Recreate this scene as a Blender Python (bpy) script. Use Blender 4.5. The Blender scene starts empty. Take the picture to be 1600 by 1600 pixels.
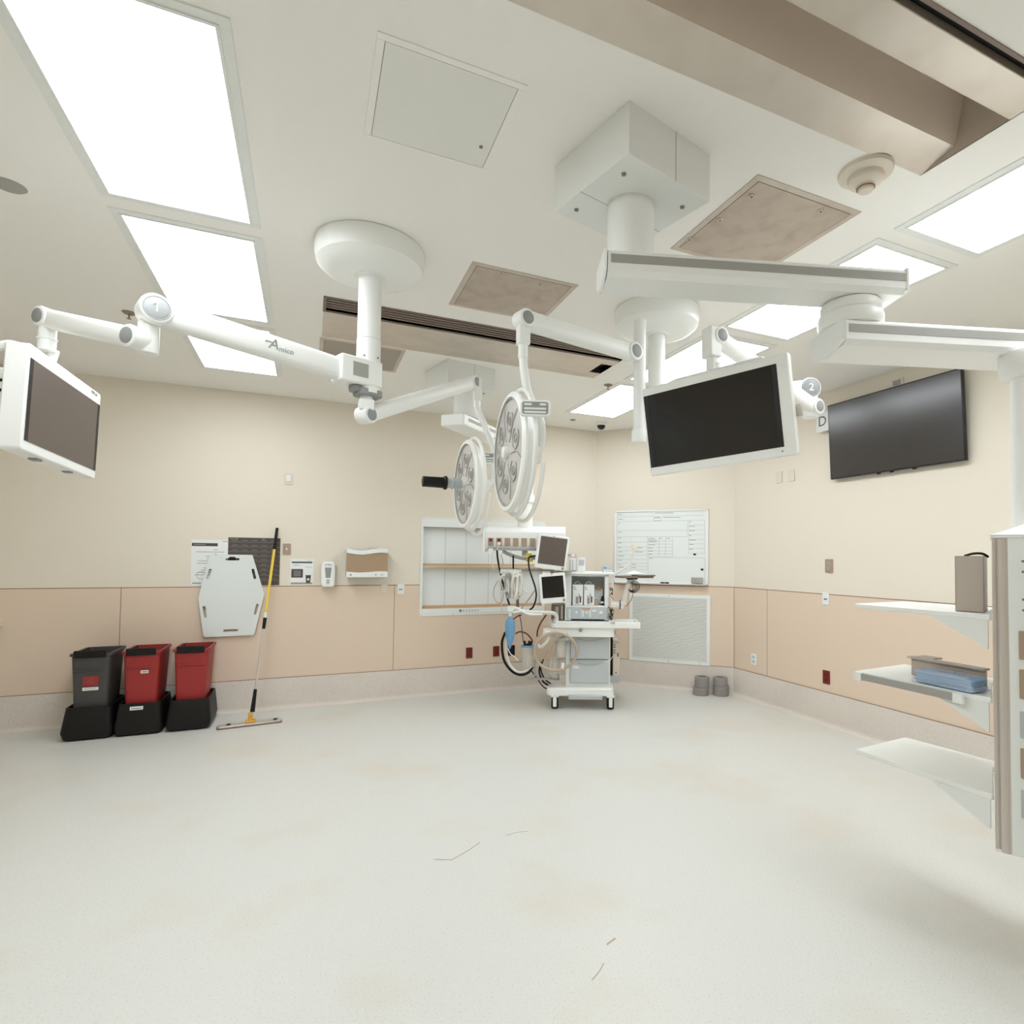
import bpy, math, random
from mathutils import Matrix, Vector
random.seed(7)
PI = math.pi
C = bpy.context.scene.collection
scene = bpy.context.scene

# ------------------------------------------------------------------ camera
YAW, PITCH, ROLL, HC = 0.4236, 0.0338, -0.0109, 1.5386
fw = Vector((math.sin(YAW)*math.cos(PITCH), math.cos(YAW)*math.cos(PITCH), math.sin(PITCH)))
rt0 = Vector((math.cos(YAW), -math.sin(YAW), 0))
dn0 = fw.cross(rt0)
rt = rt0*math.cos(ROLL) + dn0*math.sin(ROLL)
dn = -rt0*math.sin(ROLL) + dn0*math.cos(ROLL)
cam_d = bpy.data.cameras.new('camera')
cam = bpy.data.objects.new('camera', cam_d); C.objects.link(cam)
up = -dn; bk = -fw
cam.matrix_world = Matrix(((rt.x, up.x, bk.x, 0), (rt.y, up.y, bk.y, 0), (rt.z, up.z, bk.z, HC), (0, 0, 0, 1)))
cam_d.sensor_width = 36.0
cam_d.lens = 903.93/1600*36.0
cam_d.shift_x = -(889.76-800)/1600
cam_d.shift_y = (840.65-800)/1600
cam_d.clip_start = 0.05
scene.camera = cam

# ------------------------------------------------------------------ world, exposure
w = bpy.data.worlds.new('world'); scene.world = w; w.use_nodes = True
w.node_tree.nodes['Background'].inputs[0].default_value = (0, 0, 0, 1)
w.node_tree.nodes['Background'].inputs[1].default_value = 0
vs = scene.view_settings
vs.view_transform = 'Standard'; vs.look = 'None'; vs.gamma = 1; vs.use_curve_mapping = False
vs.exposure = 0.48
LIGHT_STRENGTH = 6.8

# ------------------------------------------------------------------ materials
def srgb(r, g, b):
    f = lambda c: (c/255/12.92) if c/255 <= .04045 else ((c/255+.055)/1.055)**2.4
    return (f(r), f(g), f(b), 1)
def mat(name, col, rough=.5, metal=0, spec=.5, emit=None, estr=0, alpha=None, trans=0, bump=0, bscale=200,
        speck=None, sscale=400, samt=.5, mott=0, mscale=3, coat=0):
    m = bpy.data.materials.new(name); m.use_nodes = True
    nt = m.node_tree; b = nt.nodes['Principled BSDF']
    b.inputs['Base Color'].default_value = col; b.inputs['Roughness'].default_value = rough
    b.inputs['Metallic'].default_value = metal; b.inputs['Specular IOR Level'].default_value = spec
    if emit: b.inputs['Emission Color'].default_value = emit; b.inputs['Emission Strength'].default_value = estr
    if trans: b.inputs['Transmission Weight'].default_value = trans
    if alpha is not None: b.inputs['Alpha'].default_value = alpha
    if coat: b.inputs['Coat Weight'].default_value = coat
    tc = nt.nodes.new('ShaderNodeTexCoord')
    last = None
    def noise(scale, det=2):
        n = nt.nodes.new('ShaderNodeTexNoise'); n.inputs['Scale'].default_value = scale; n.inputs['Detail'].default_value = det
        nt.links.new(tc.outputs['Object'], n.inputs['Vector']); return n
    cur = None
    def mix(c2, fac_out, amt, lo, hi, scale):
        nonlocal cur
        n = noise(scale, 3)
        r = nt.nodes.new('ShaderNodeMapRange'); r.inputs['From Min'].default_value = lo; r.inputs['From Max'].default_value = hi
        r.inputs['To Max'].default_value = amt
        nt.links.new(n.outputs['Fac'], r.inputs['Value'])
        x = nt.nodes.new('ShaderNodeMix'); x.data_type = 'RGBA'
        nt.links.new(r.outputs['Result'], x.inputs['Factor'])
        if cur is None: x.inputs['A'].default_value = col
        else: nt.links.new(cur, x.inputs['A'])
        x.inputs['B'].default_value = c2
        cur = x.outputs['Result']
    dark = (col[0]*.70, col[1]*.67, col[2]*.64, 1)
    if mott: mix(dark, None, mott, .45, .75, mscale)
    if speck: mix(speck, None, samt, .56, .66, sscale)
    if cur is not None: nt.links.new(cur, b.inputs['Base Color'])
    if bump:
        n = noise(bscale, 2); bp = nt.nodes.new('ShaderNodeBump'); bp.inputs['Strength'].default_value = bump
        bp.inputs['Distance'].default_value = .002
        nt.links.new(n.outputs['Fac'], bp.inputs['Height']); nt.links.new(bp.outputs['Normal'], b.inputs['Normal'])
    return m
M = dict(
    wall=mat('wall_paint', srgb(234, 225, 208), .65, bump=.15, bscale=250),
    panel=mat('wainscot_panel', srgb(229, 208, 186), .5, bump=.1, bscale=300),
    joint=mat('joint_sealant', srgb(150, 122, 98), .7),
    joint_light=mat('light_sealant', srgb(228, 208, 184), .7),
    base=mat('cove_base', srgb(222, 213, 202), .5, speck=srgb(170, 156, 140), sscale=160, samt=.45, mott=.18, mscale=2.5),
    ceil=mat('ceiling_paint', srgb(250, 248, 242), .7, bump=.08, bscale=200),
    white=mat('white_enamel', srgb(247, 248, 244), .32, bump=.02),
    white2=mat('white_plastic', srgb(240, 242, 238), .45, bump=.02),
    offw=mat('ivory_plastic', srgb(228, 218, 202), .45),
    greyp=mat('grey_plastic', srgb(190, 194, 194), .45),
    capg=mat('cap_grey', srgb(150, 152, 150), .5),
    drawer=mat('drawer_grey', srgb(200, 205, 206), .45),
    stripe=mat('stripe_grey', srgb(168, 166, 160), .4),
    steel=mat('brushed_steel', srgb(208, 198, 186), .34, metal=.5, mott=.35, mscale=5),
    steel_d=mat('dull_steel', srgb(206, 194, 182), .42, metal=.25, mott=.4, mscale=9),
    steelp=mat('scratched_steel_plate', srgb(194, 180, 166), .5, metal=.25, mott=.7, mscale=9),
    slat=mat('dark_slat', srgb(132, 116, 106), .5, metal=.2),
    alu=mat('anodised_aluminium', srgb(208, 200, 192), .35, metal=.5),
    metalbox=mat('grey_sheet_metal', srgb(196, 184, 172), .5, metal=.15),
    black=mat('black_plastic', srgb(20, 17, 16), .5, spec=.3),
    blackd=mat('deep_black', srgb(10, 9, 8), .7),
    screen=mat('black_screen', srgb(20, 17, 16), .12, spec=.5),
    screen_m=mat('matte_screen', srgb(34, 28, 26), .22, spec=1.0),
    screen_l=mat('brown_grey_screen', srgb(100, 88, 80), .4, spec=.6),
    frameb=mat('screen_edge', srgb(16, 14, 14), .4),
    red=mat('red_plastic', srgb(158, 44, 42), .5, mott=.15, mscale=4),
    redp=mat('red_outlet', srgb(120, 30, 28), .4),
    bin=mat('charcoal_plastic', srgb(72, 69, 68), .5, mott=.2, mscale=4),
    yellow=mat('yellow_sleeve', srgb(236, 206, 84), .5),
    ywl=mat('yellow_tag', srgb(232, 204, 40), .5),
    paper=mat('paper', srgb(238, 241, 238), .7),
    board=mat('whiteboard', srgb(236, 241, 238), .25),
    ink=mat('ink', srgb(110, 102, 98), .7),
    inkl=mat('pale_ink', srgb(158, 152, 146), .7),
    darkp=mat('dark_print', srgb(84, 74, 68), .6),
    brownw=mat('dispenser_brown', srgb(172, 146, 118), .45),
    wood=mat('light_wood', srgb(214, 182, 146), .5, mott=.3, mscale=8),
    niche=mat('niche_back', srgb(242, 246, 244), .4),
    blue=mat('blue_bag', srgb(112, 160, 200), .45, mott=.2, mscale=40),
    bluew=mat('blue_wrap', srgb(150, 188, 228), .35, mott=.3, mscale=30, bump=.6, bscale=60),
    film=mat('clear_film', srgb(235, 240, 245), .15, alpha=.28),
    clear=mat('clear_plastic', srgb(228, 226, 216), .12, alpha=.45),
    hose=mat('ivory_hose', srgb(188, 170, 148), .45),
    hosew=mat('white_hose', srgb(230, 226, 218), .4),
    hoser=mat('red_hose', srgb(110, 26, 24), .4),
    gunm=mat('grey_outlet_cover', srgb(176, 154, 134), .4, metal=.2),
    cyl=mat('grey_foam', srgb(150, 145, 142), .7, mott=.25, mscale=20),
    glass=mat('lamp_lens', srgb(206, 204, 198), .22, bump=.5, bscale=70, mott=.35, mscale=35),
    lensd=mat('lens_ring', srgb(176, 174, 170), .3, metal=.2),
    sprk=mat('sprinkler_metal', srgb(150, 132, 120), .4, metal=.5),
)
def floor_mat():
    m = mat('floor_vinyl', srgb(217, 217, 211), .4, spec=.4, speck=srgb(196, 184, 164), sscale=110, samt=.4, bump=.03, bscale=120)
    nt = m.node_tree; b = nt.nodes['Principled BSDF']
    src = b.inputs['Base Color'].links[0].from_socket
    tc = nt.nodes.new('ShaderNodeTexCoord')
    # broad yellowish wear stains
    n = nt.nodes.new('ShaderNodeTexNoise'); n.inputs['Scale'].default_value = 1.3; n.inputs['Detail'].default_value = 6
    nt.links.new(tc.outputs['Object'], n.inputs['Vector'])
    r = nt.nodes.new('ShaderNodeMapRange'); r.inputs['From Min'].default_value = .52; r.inputs['From Max'].default_value = .78; r.inputs['To Max'].default_value = .4
    nt.links.new(n.outputs['Fac'], r.inputs['Value'])
    x = nt.nodes.new('ShaderNodeMix'); x.data_type = 'RGBA'; x.inputs['B'].default_value = srgb(208, 190, 158)
    nt.links.new(r.outputs['Result'], x.inputs['Factor']); nt.links.new(src, x.inputs['A'])
    nt.links.new(x.outputs['Result'], b.inputs['Base Color'])
    return m
M['floor'] = floor_mat()
def light_mat():
    m = bpy.data.materials.new('lit_diffuser'); m.use_nodes = True; nt = m.node_tree
    b = nt.nodes['Principled BSDF']; b.inputs['Base Color'].default_value = (.8, .85, .85, 1)
    b.inputs['Emission Color'].default_value = (.91, .965, 1.02, 1)
    tc = nt.nodes.new('ShaderNodeTexCoord'); n = nt.nodes.new('ShaderNodeTexNoise'); n.inputs['Scale'].default_value = 5
    mp = nt.nodes.new('ShaderNodeMapping'); mp.inputs['Scale'].default_value = (3, .4, 1)
    nt.links.new(tc.outputs['Object'], mp.inputs[0]); nt.links.new(mp.outputs[0], n.inputs['Vector'])
    r = nt.nodes.new('ShaderNodeMapRange'); r.inputs['To Min'].default_value = LIGHT_STRENGTH*.9; r.inputs['To Max'].default_value = LIGHT_STRENGTH*1.1
    nt.links.new(n.outputs['Fac'], r.inputs['Value']); nt.links.new(r.outputs['Result'], b.inputs['Emission Strength'])
    return m
M['lit'] = light_mat()

# ------------------------------------------------------------------ mesh helpers
def frame(o=(0, 0, 0), x=(1, 0, 0), z=(0, 0, 1)):
    o = Vector(o); z = Vector(z).normalized(); x = Vector(x); x = (x - z*x.dot(z)).normalized(); y = z.cross(x)
    return Matrix(((x.x, y.x, z.x, o.x), (x.y, y.y, z.y, o.y), (x.z, y.z, z.z, o.z), (0, 0, 0, 1)))
def rotz(o, a): return Matrix.Translation(Vector(o)) @ Matrix.Rotation(a, 4, 'Z')
ID = Matrix.Identity(4)
class MB:
    def __init__(s, fr=ID): s.v = []; s.f = []; s.mi = []; s.cur = 0; s.fr = fr
    def m(s, i): s.cur = i; return s
    def add(s, vs, fs, fr=None):
        fr = s.fr if fr is None else s.fr @ fr
        n = len(s.v); s.v += [fr @ Vector(p) for p in vs]
        for f in fs: s.f.append([i+n for i in f]); s.mi.append(s.cur)
        return s
    def box(s, c, d, fr=None):
        x, y, z = d[0]/2, d[1]/2, d[2]/2; c = Vector(c)
        vs = [c+Vector(p) for p in ((-x, -y, -z), (x, -y, -z), (x, y, -z), (-x, y, -z), (-x, -y, z), (x, -y, z), (x, y, z), (-x, y, z))]
        return s.add(vs, [(0, 3, 2, 1), (4, 5, 6, 7), (0, 1, 5, 4), (1, 2, 6, 5), (2, 3, 7, 6), (3, 0, 4, 7)], fr)
    def b(s, x0, x1, y0, y1, z0, z1, fr=None):
        return s.box(((x0+x1)/2, (y0+y1)/2, (z0+z1)/2), (abs(x1-x0), abs(y1-y0), abs(z1-z0)), fr)
    def lathe(s, prof, p0=(0, 0, 0), ax=(0, 0, 1), n=32, fr=None):
        ax = Vector(ax).normalized(); xx = Vector((1, 0, 0)) if abs(ax.x) < .9 else Vector((0, 1, 0))
        L = frame(p0, xx, ax); vs = []; fs = []
        for r, h in prof:
            for k in range(n):
                a = 2*PI*k/n; vs.append(L @ Vector((r*math.cos(a), r*math.sin(a), h)))
        for i in range(len(prof)-1):
            for k in range(n):
                a, b2 = i*n+k, i*n+(k+1) % n; fs.append((a, b2, b2+n, a+n))
        if prof[0][0] > 1e-5: fs.append(tuple(range(n))[::-1])
        if prof[-1][0] > 1e-5: fs.append(tuple(range((len(prof)-1)*n, len(prof)*n)))
        return s.add(vs, fs, fr)
    def cyl(s, p0, p1, r, r1=None, n=24, fr=None):
        p0 = Vector(p0); p1 = Vector(p1); L = (p1-p0).length
        return s.lathe([(r, 0), (r if r1 is None else r1, L)], p0, p1-p0, n, fr)
    def rcyl(s, p0, p1, r, e=.006, n=28, fr=None):
        p0 = Vector(p0); p1 = Vector(p1); L = (p1-p0).length
        return s.lathe([(r-e, 0), (r-e*.3, e*.3), (r, e), (r, L-e), (r-e*.3, L-e*.3), (r-e, L)], p0, p1-p0, n, fr)
    def tube(s, pts, r, n=10, ry=None, smooth=True, caps=True, power=2, fr=None, rs=None):
        pts = [Vector(p) for p in pts]
        if smooth and len(pts) > 2:
            q = []
            P = [pts[0]*2-pts[1]] + pts + [pts[-1]*2-pts[-2]]
            for i in range(1, len(P)-2):
                for k in range(6):
                    t = k/6; a, b2, c, d = P[i-1], P[i], P[i+1], P[i+2]
                    q.append(.5*((2*b2)+(c-a)*t+(2*a-5*b2+4*c-d)*t*t+(3*b2-a-3*c+d)*t**3))
            q.append(pts[-1]); pts = q
        ry = ry or r; vs = []; fs = []; prev = None
        for i, p in enumerate(pts):
            t = (pts[min(i+1, len(pts)-1)]-pts[max(i-1, 0)]).normalized()
            if prev is None:
                u = Vector((0, 0, 1)) if abs(t.z) < .95 else Vector((1, 0, 0))
                u = (u-t*u.dot(t)).normalized()
            else: u = (prev-t*prev.dot(t)).normalized()
            prev = u; w2 = t.cross(u)
            k_ = 1 if rs is None else rs(i/(len(pts)-1))
            for k in range(n):
                a = 2*PI*k/n; ca, sa = math.cos(a), math.sin(a); e = 2/power
                cx = math.copysign(abs(ca)**e, ca); sx = math.copysign(abs(sa)**e, sa)
                vs.append(p+u*(cx*ry*k_)+w2*(sx*r*k_))
        for i in range(len(pts)-1):
            for k in range(n):
                a, b2 = i*n+k, i*n+(k+1) % n; fs.append((a, b2, b2+n, a+n))
        if caps: fs.append(tuple(range(n))[::-1]); fs.append(tuple(range((len(pts)-1)*n, len(pts)*n)))
        return s.add(vs, fs, fr)
    def torus(s, c, ax, R, r, n=40, m=8, a0=0, a1=2*PI, fr=None):
        L = frame(c, (0, 0, 1) if abs(Vector(ax).normalized().z) < .9 else (1, 0, 0), ax)
        full = abs(a1-a0-2*PI) < 1e-6; k_ = n+1
        pts = [L @ Vector((R*math.cos(a0+(a1-a0)*i/n), R*math.sin(a0+(a1-a0)*i/n), 0)) for i in range(k_)]
        return s.tube(pts, r, m, smooth=False, caps=not full, fr=fr)
    def prism(s, poly, z0, z1, fr=None):
        n = len(poly); vs = [(x, y, z0) for x, y in poly]+[(x, y, z1) for x, y in poly]
        fs = [tuple(range(n))[::-1], tuple(range(n, 2*n))]+[(i, (i+1) % n, (i+1) % n+n, i+n) for i in range(n)]
        return s.add(vs, fs, fr)
    def curve(s, data, fr=None):
        o = bpy.data.objects.new('tmp', data); C.objects.link(o)
        dg = bpy.context.evaluated_depsgraph_get(); dg.update()
        me = bpy.data.meshes.new_from_object(o.evaluated_get(dg))
        s.add([v.co.copy() for v in me.vertices], [list(p.vertices) for p in me.polygons], fr)
        bpy.data.objects.remove(o); bpy.data.meshes.remove(me); bpy.data.curves.remove(data)
        return s
    def text(s, body, size, fr, depth=.001, shear=0):
        d = bpy.data.curves.new('t', 'FONT'); d.body = body; d.size = size; d.extrude = depth
        d.align_x = 'CENTER'; d.align_y = 'CENTER'; d.shear = shear; d.resolution_u = 4
        return s.curve(d, fr)
    def holed(s, outer, holes, depth, fr, bevel=0):
        d = bpy.data.curves.new('c', 'CURVE'); d.dimensions = '2D'; d.fill_mode = 'BOTH'; d.extrude = depth/2
        d.bevel_depth = bevel; d.bevel_resolution = 2
        for poly in [outer]+holes:
            sp = d.splines.new('POLY'); sp.points.add(len(poly)-1); sp.use_cyclic_u = True
            for i, (x, y) in enumerate(poly): sp.points[i].co = (x, y, 0, 1)
        return s.curve(d, fr)
    def build(s, name, mats, parent=None, bevel=0, angle=32, seg=2):
        me = bpy.data.meshes.new(name)
        o = bpy.data.objects.new(name, me); C.objects.link(o)
        root = parent
        while root is not None and root.parent is not None: root = root.parent
        inv = root.matrix_basis.inverted() if root is not None else Matrix.Translation(-s.origin()) if getattr(s, 'org', None) else ID
        me.from_pydata([tuple(inv @ p) for p in s.v], [], s.f)
        if root is None and getattr(s, 'org', None): o.location = s.origin()
        for mm in (mats if isinstance(mats, (list, tuple)) else [mats]): me.materials.append(mm)
        me.polygons.foreach_set('material_index', s.mi)
        me.validate(); me.update()
        me.shade_smooth(); me.set_sharp_from_angle(angle=math.radians(angle))
        if parent is not None: o.parent = parent
        if bevel:
            bm = o.modifiers.new('bevel', 'BEVEL'); bm.width = bevel; bm.segments = seg; bm.limit_method = 'ANGLE'; bm.angle_limit = math.radians(40)
        return o
    def origin(s): return Vector(s.org)
def thing(name, label, cat, loc=(0, 0, 0), rz=0, group=None):
    o = bpy.data.objects.new(name, None); C.objects.link(o); o.empty_display_size = .05
    o.matrix_basis = rotz(loc, rz)
    o['label'] = label; o['category'] = cat
    if group: o['group'] = group
    return o
def tag(o, label, cat, group=None):
    o['label'] = label; o['category'] = cat
    if group: o['group'] = group
    return o
def single(mb, name, mats, label, cat, org, group=None, bevel=0):
    mb.org = org
    return tag(mb.build(name, mats, None, bevel), label, cat, group)
def struct(mb, name, mats, bevel=0):
    o = mb.build(name, mats, None, bevel); o['kind'] = 'structure'; return o
def rrect(x0, x1, y0, y1, r, n=5):
    p = []
    for cx, cy, a in ((x1-r, y1-r, 0), (x0+r, y1-r, 90), (x0+r, y0+r, 180), (x1-r, y0+r, 270)):
        for k in range(n+1):
            t = math.radians(a+90*k/n); p.append((cx+r*math.cos(t), cy+r*math.sin(t)))
    return p

# ------------------------------------------------------------------ room
H, D, R = 3.142, 6.499, 4.462
XA, YB = 3.288, 5.282
XL, YF = -3.0, -2.3
W = 1.22; BT = .305
fB = frame((0, D, 0), (1, 0, 0), (0, -1, 0)) # wall frame: x right, y?, z = out of wall
def wf(o, xdir, out):  # x along wall, y up, z out of the wall
    x = Vector(xdir).normalized(); z = Vector(out).normalized(); y = Vector((0, 0, 1))
    return Matrix(((x.x, y.x, z.x, o[0]), (x.y, y.y, z.y, o[1]), (x.z, y.z, z.z, o[2]), (0, 0, 0, 1)))
FB = wf((0, D, 0), (1, 0, 0), (0, -1, 0))
FR = wf((R, YB, 0), (0, -1, 0), (-1, 0, 0))       # u measured from the corner towards the camera
cdir = Vector((R-XA, YB-D, 0)).normalized(); CL = math.hypot(R-XA, YB-D)
cout = Vector((cdir.y, -cdir.x, 0))
FC = wf((XA, D, 0), cdir, cout)
def grid(mb, us, vs, holes, fr):
    for i in range(len(us)-1):
        for j in range(len(vs)-1):
            uc, vc = (us[i]+us[i+1])/2, (vs[j]+vs[j+1])/2
            if any(a < uc < b and c < vc < d for a, b, c, d in holes): continue
            mb.add([(us[i], vs[j], 0), (us[i+1], vs[j], 0), (us[i+1], vs[j+1], 0), (us[i], vs[j+1], 0)], [(0, 1, 2, 3)], fr)
struct(MB().b(XL, R+.3, YF, D+.3, -.1, 0), 'floor', M['floor'])
NX0, NX1, NZ0, NZ1 = 1.15, 2.585, .95, 1.87
mb = MB(); grid(mb, [XL, NX0, NX1, XA], [0, NZ0, NZ1, H], [(NX0, NX1, NZ0, NZ1)], FB); struct(mb, 'wall_back', M['wall'])
mb = MB(); mb.b(0, CL, 0, H, -.05, 0, FC); struct(mb, 'wall_corner', M['wall'])
mb = MB(); mb.b(0, YB-YF, 0, H, -.05, 0, FR); struct(mb, 'wall_right', M['wall'])
mb = MB(); mb.b(XL-.05, XL, YF, D, 0, H); struct(mb, 'wall_left', M['wall'])
mb = MB(); mb.b(XL, R, YF-.05, YF, 0, H); struct(mb, 'wall_front', M['wall'])
# ceiling with two recesses
TX0, TX1 = .055, 2.28
mb = MB(); grid(mb, [XL, TX0, TX1, R], [YF, 1.05, 1.55, 3.85, 4.57, D], [(TX0, TX1, 1.05, 1.55), (TX0, TX1, 3.85, 4.57)],
                Matrix.Translation((0, 0, H)))
for f in mb.f: f.reverse()
struct(mb, 'ceiling', M['ceil'])
# wainscot panels
tn = [0]
def trim(mb, mats, bevel=0):
    tn[0] += 1; return struct(mb, 'trim_%d' % tn[0], mats, bevel)
def wains(fr, cuts, hole=None):
    for a, b in zip(cuts[:-1], cuts[1:]):
        mb = MB(); g = .003
        if hole and a < hole[0] < b:
            for (u0, u1, v0, v1) in ((a+g, hole[0], BT, W-.004), (hole[1], b-g, BT, W-.004), (hole[0], hole[1], BT, hole[2])):
                mb.b(u0, u1, v0, v1, 0, .004, fr)
        else: mb.b(a+g, b-g, BT, W-.004, 0, .004, fr)
        trim(mb, M['panel'])
    mb = MB()
    segs = [(cuts[0], hole[0]), (hole[1], cuts[-1])] if hole else [(cuts[0], cuts[-1])]
    for a, b in segs: mb.b(a, b, W-.004, W+.003, 0, .005, fr)
    trim(mb, M['joint'])
    mb = MB()
    for c in cuts[1:-1]: mb.b(c-.0035, c+.0035, BT, W, 0, .0035, fr)
    if mb.v: trim(mb, M['joint'])
wains(FB, [XL, -1.546, .86, XA], (NX0, NX1, NZ0))
wains(FC, [0, CL])
wains(FR, [0, .525, 2.96, 5.4, YB-YF])
trim(MB().b(-.006, .006, BT, W, 0, .006, FR), M['joint'])
def cove(fr, u0, u1, name):
    prof = [(BT, 0), (BT, .012), (BT-.006, .014)]
    r = .045
    for k in range(7):
        a = PI/2*k/6; prof.append((r-r*math.sin(a), .014+r-r*math.cos(a)))
    prof[-1] = (0.0005, .014+r); prof.append((.0005, 0))
    n = len(prof); mb = MB()
    vs = [(u0, v, z) for v, z in prof]+[(u1, v, z) for v, z in prof]
    fs = [(i, i+n, (i+1) % n+n, (i+1) % n) for i in range(n)]
    mb.add(vs, fs, fr); mb.m(1).b(u0, u1, BT-.001, BT+.003, 0, .013, fr)
    struct(mb, name, [M['base'], M['joint']])
cove(FB, XL, XA+.01, 'baseboard_back'); cove(FC, -.01, CL+.01, 'baseboard_corner'); cove(FR, -.01, YB-YF, 'baseboard_right')
cove(wf((XL, 0, 0), (0, 1, 0), (1, 0, 0)), YF, D, 'baseboard_left')

# ------------------------------------------------------------------ ceiling fixtures
def ceiling_light(x0, x1, y0, y1, label):
    cx, cy = (x0+x1)/2, (y0+y1)/2
    t = thing('ceiling_light', label, 'ceiling light', (cx, cy, H), 0, 'recessed fluorescent ceiling panels')
    mb = MB(); o = .045; zz = H-.006
    for a, b, c, d in ((x0-o, x1+o, y0-o, y0), (x0-o, x1+o, y1, y1+o), (x0-o, x0, y0, y1), (x1, x1+o, y0, y1)):
        mb.b(a, b, c, d, zz, H+.002)
    o2 = .012
    for a, b, c, d in ((x0-o2, x1+o2, y0-o2, y0), (x0-o2, x1+o2, y1, y1+o2), (x0-o2, x0, y0, y1), (x1, x1+o2, y0, y1)):
        mb.m(1).b(a, b, c, d, zz-.004, zz)
    mb.build('frame', [M['white2'], M['white2']], t, bevel=.001)
    MB().b(x0, x1, y0, y1, H-.008, H-.003).build('diffuser', M['lit'], t)
LX0, LX1, RX0, RX1 = -.842, -.296, 2.583, 3.12
rows = [(1.999, 3.138), (3.322, 4.439), (4.624, 5.742)]
wl = ['nearest', 'middle', 'farthest']
lab = ['large lit ceiling panel at top left, nearest of the left row', 'lit ceiling panel in the middle of the left row, behind the arm marked 1',
       'farthest lit ceiling panel of the left row, below the arm marked 1']
for (a, b), l in zip(rows, lab): ceiling_light(LX0, LX1, a, b, l)
lab = ['lit ceiling panel right of the long equipment arm, above the hub', 'lit ceiling panel above the hanging black monitor',
       'farthest lit ceiling panel of the right row, beside the dome camera']
for (a, b), l in zip([(1.99, 3.125), (3.31, 4.44), (4.625, 5.7385)], lab): ceiling_light(RX0, RX1, a, b, l)
ceiling_light(RX0, RX1, .68, 1.816, 'bright lit ceiling panel at the right edge above the wall screen')
ceiling_light(LX0, LX1, .68, 1.816, 'lit ceiling panel over the camera on the left row')
ceiling_light(LX0, LX1, -.64, .49, 'lit ceiling panel behind the camera on the left row')
ceiling_light(RX0, RX1, -.64, .49, 'lit ceiling panel behind the camera on the right row')

t = thing('access_hatch', 'white square ceiling access hatch with thin dark outline', 'access hatch', (.4, 2.06, H))
mb = MB(); x0, x1, y0, y1 = .18, .617, 1.835, 2.28
for a, b, c, d in ((x0-.025, x1+.025, y0-.025, y0), (x0-.025, x1+.025, y1, y1+.025), (x0-.025, x0, y0, y1), (x1, x1+.025, y0, y1)): mb.b(a, b, c, d, H-.004, H+.001)
mb.build('frame', M['ceil'], t, bevel=.0015)
MB().b(x0+.002, x1-.002, y0+.002, y1-.002, H-.003, H+.001).build('door', mat('hatch_paint', srgb(238, 238, 232), .5), t)
mb = MB().b(x0, x1, y0, y1, H-.0012, H+.002); mb.build('gap', M['joint'], t)
MB().cyl((x1-.04, y1-.12, H-.007), (x1-.04, y1-.12, H), .007, n=14).build('latch', M['sprk'], t)

def plate(x0, x1, y0, y1, label, m2, locks):
    t = thing('ceiling_access_plate', label, 'ceiling plate', ((x0+x1)/2, (y0+y1)/2, H), 0, 'steel access plates in the ceiling')
    mb = MB(); o = .03
    for a, b, c, d in ((x0, x1, y0, y0+o), (x0, x1, y1-o, y1), (x0, x0+o, y0+o, y1-o), (x1-o, x1, y0+o, y1-o)): mb.b(a, b, c, d, H-.004, H+.001)
    mb.build('frame', M['steel_d'], t, bevel=.001)
    MB().b(x0+o+.003, x1-o-.003, y0+o+.003, y1-o-.003, H-.0045, H+.001).build('panel', m2, t)
    MB().b(x0+.01, x1-.01, y0+.01, y1-.01, H-.002, H+.002).build('gap', M['slat'], t)
    for (lx, ly) in locks:
        MB().rcyl((lx, ly, H-.009), (lx, ly, H-.003), .014, .002, 16).m(1).cyl((lx, ly, H-.010), (lx, ly, H-.008), .007, n=12).build('lock', [M['alu'], M['slat']], t)
plate(.776, 1.411, 3.04, 3.63, 'mottled steel ceiling plate in front of the slatted ceiling vent', M['steelp'], [(1.20, 3.12), (.95, 3.08), (1.36, 3.5)])
plate(1.668, 2.28, 1.83, 2.47, 'scratched brown steel ceiling plate right of the square white housing', M['steelp'], [(1.73, 2.15), (1.74, 1.95), (1.7, 2.35), (2.1, 1.9)])
plate(.04, .656, 4.60, 5.2, 'plain grey ceiling plate behind the slatted ceiling vent', mat('grey_plate', srgb(168, 160, 150), .5, metal=.3), [(.6, 5.12)])

# ceiling air supply troughs
t = thing('ceiling_air_trough', 'large stainless steel air trough in the ceiling at top right', 'air vent', ((TX0+TX1)/2, 1.3, H), 0)
def strip(y0, z0, y1, z1, th=.004):
    return MB().add([(TX0, y0, z0), (TX1, y0, z0), (TX1, y1, z1), (TX0, y1, z1), (TX0, y0, z0+th), (TX1, y0, z0+th), (TX1, y1, z1+th), (TX0, y1, z1+th)],
                    [(0, 1, 2, 3), (4, 7, 6, 5), (0, 4, 5, 1), (1, 5, 6, 2), (2, 6, 7, 3), (3, 7, 4, 0)])
strip(1.55, H-.002, 1.41, H+.03).build('outer_deflector', M['steel'], t)
mb = MB(); mb.add([(TX0, 1.41, H+.03), (TX1, 1.41, H+.03), (TX1, 1.36, H+.26), (TX0, 1.36, H+.26)], [(0, 1, 2, 3)]); mb.b(TX0, TX1, 1.215, 1.41, H+.26, H+.265); mb.build('channel_face', mat('channel_steel', srgb(240, 226, 212), .38, metal=.1), t)
for xx in (TX0-.004, TX1): MB().b(xx, xx+.004, 1.05, 1.55, H, H+.27).build('end_plate', M['steel_d'], t)
mb = MB(); mb.b(TX0, TX1, 1.085, 1.215, H-.002, H+.03).b(TX0, TX1, 1.2, 1.215, H, H+.26); mb.build('inner_deflector', M['steel'], t, bevel=.003)
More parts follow.
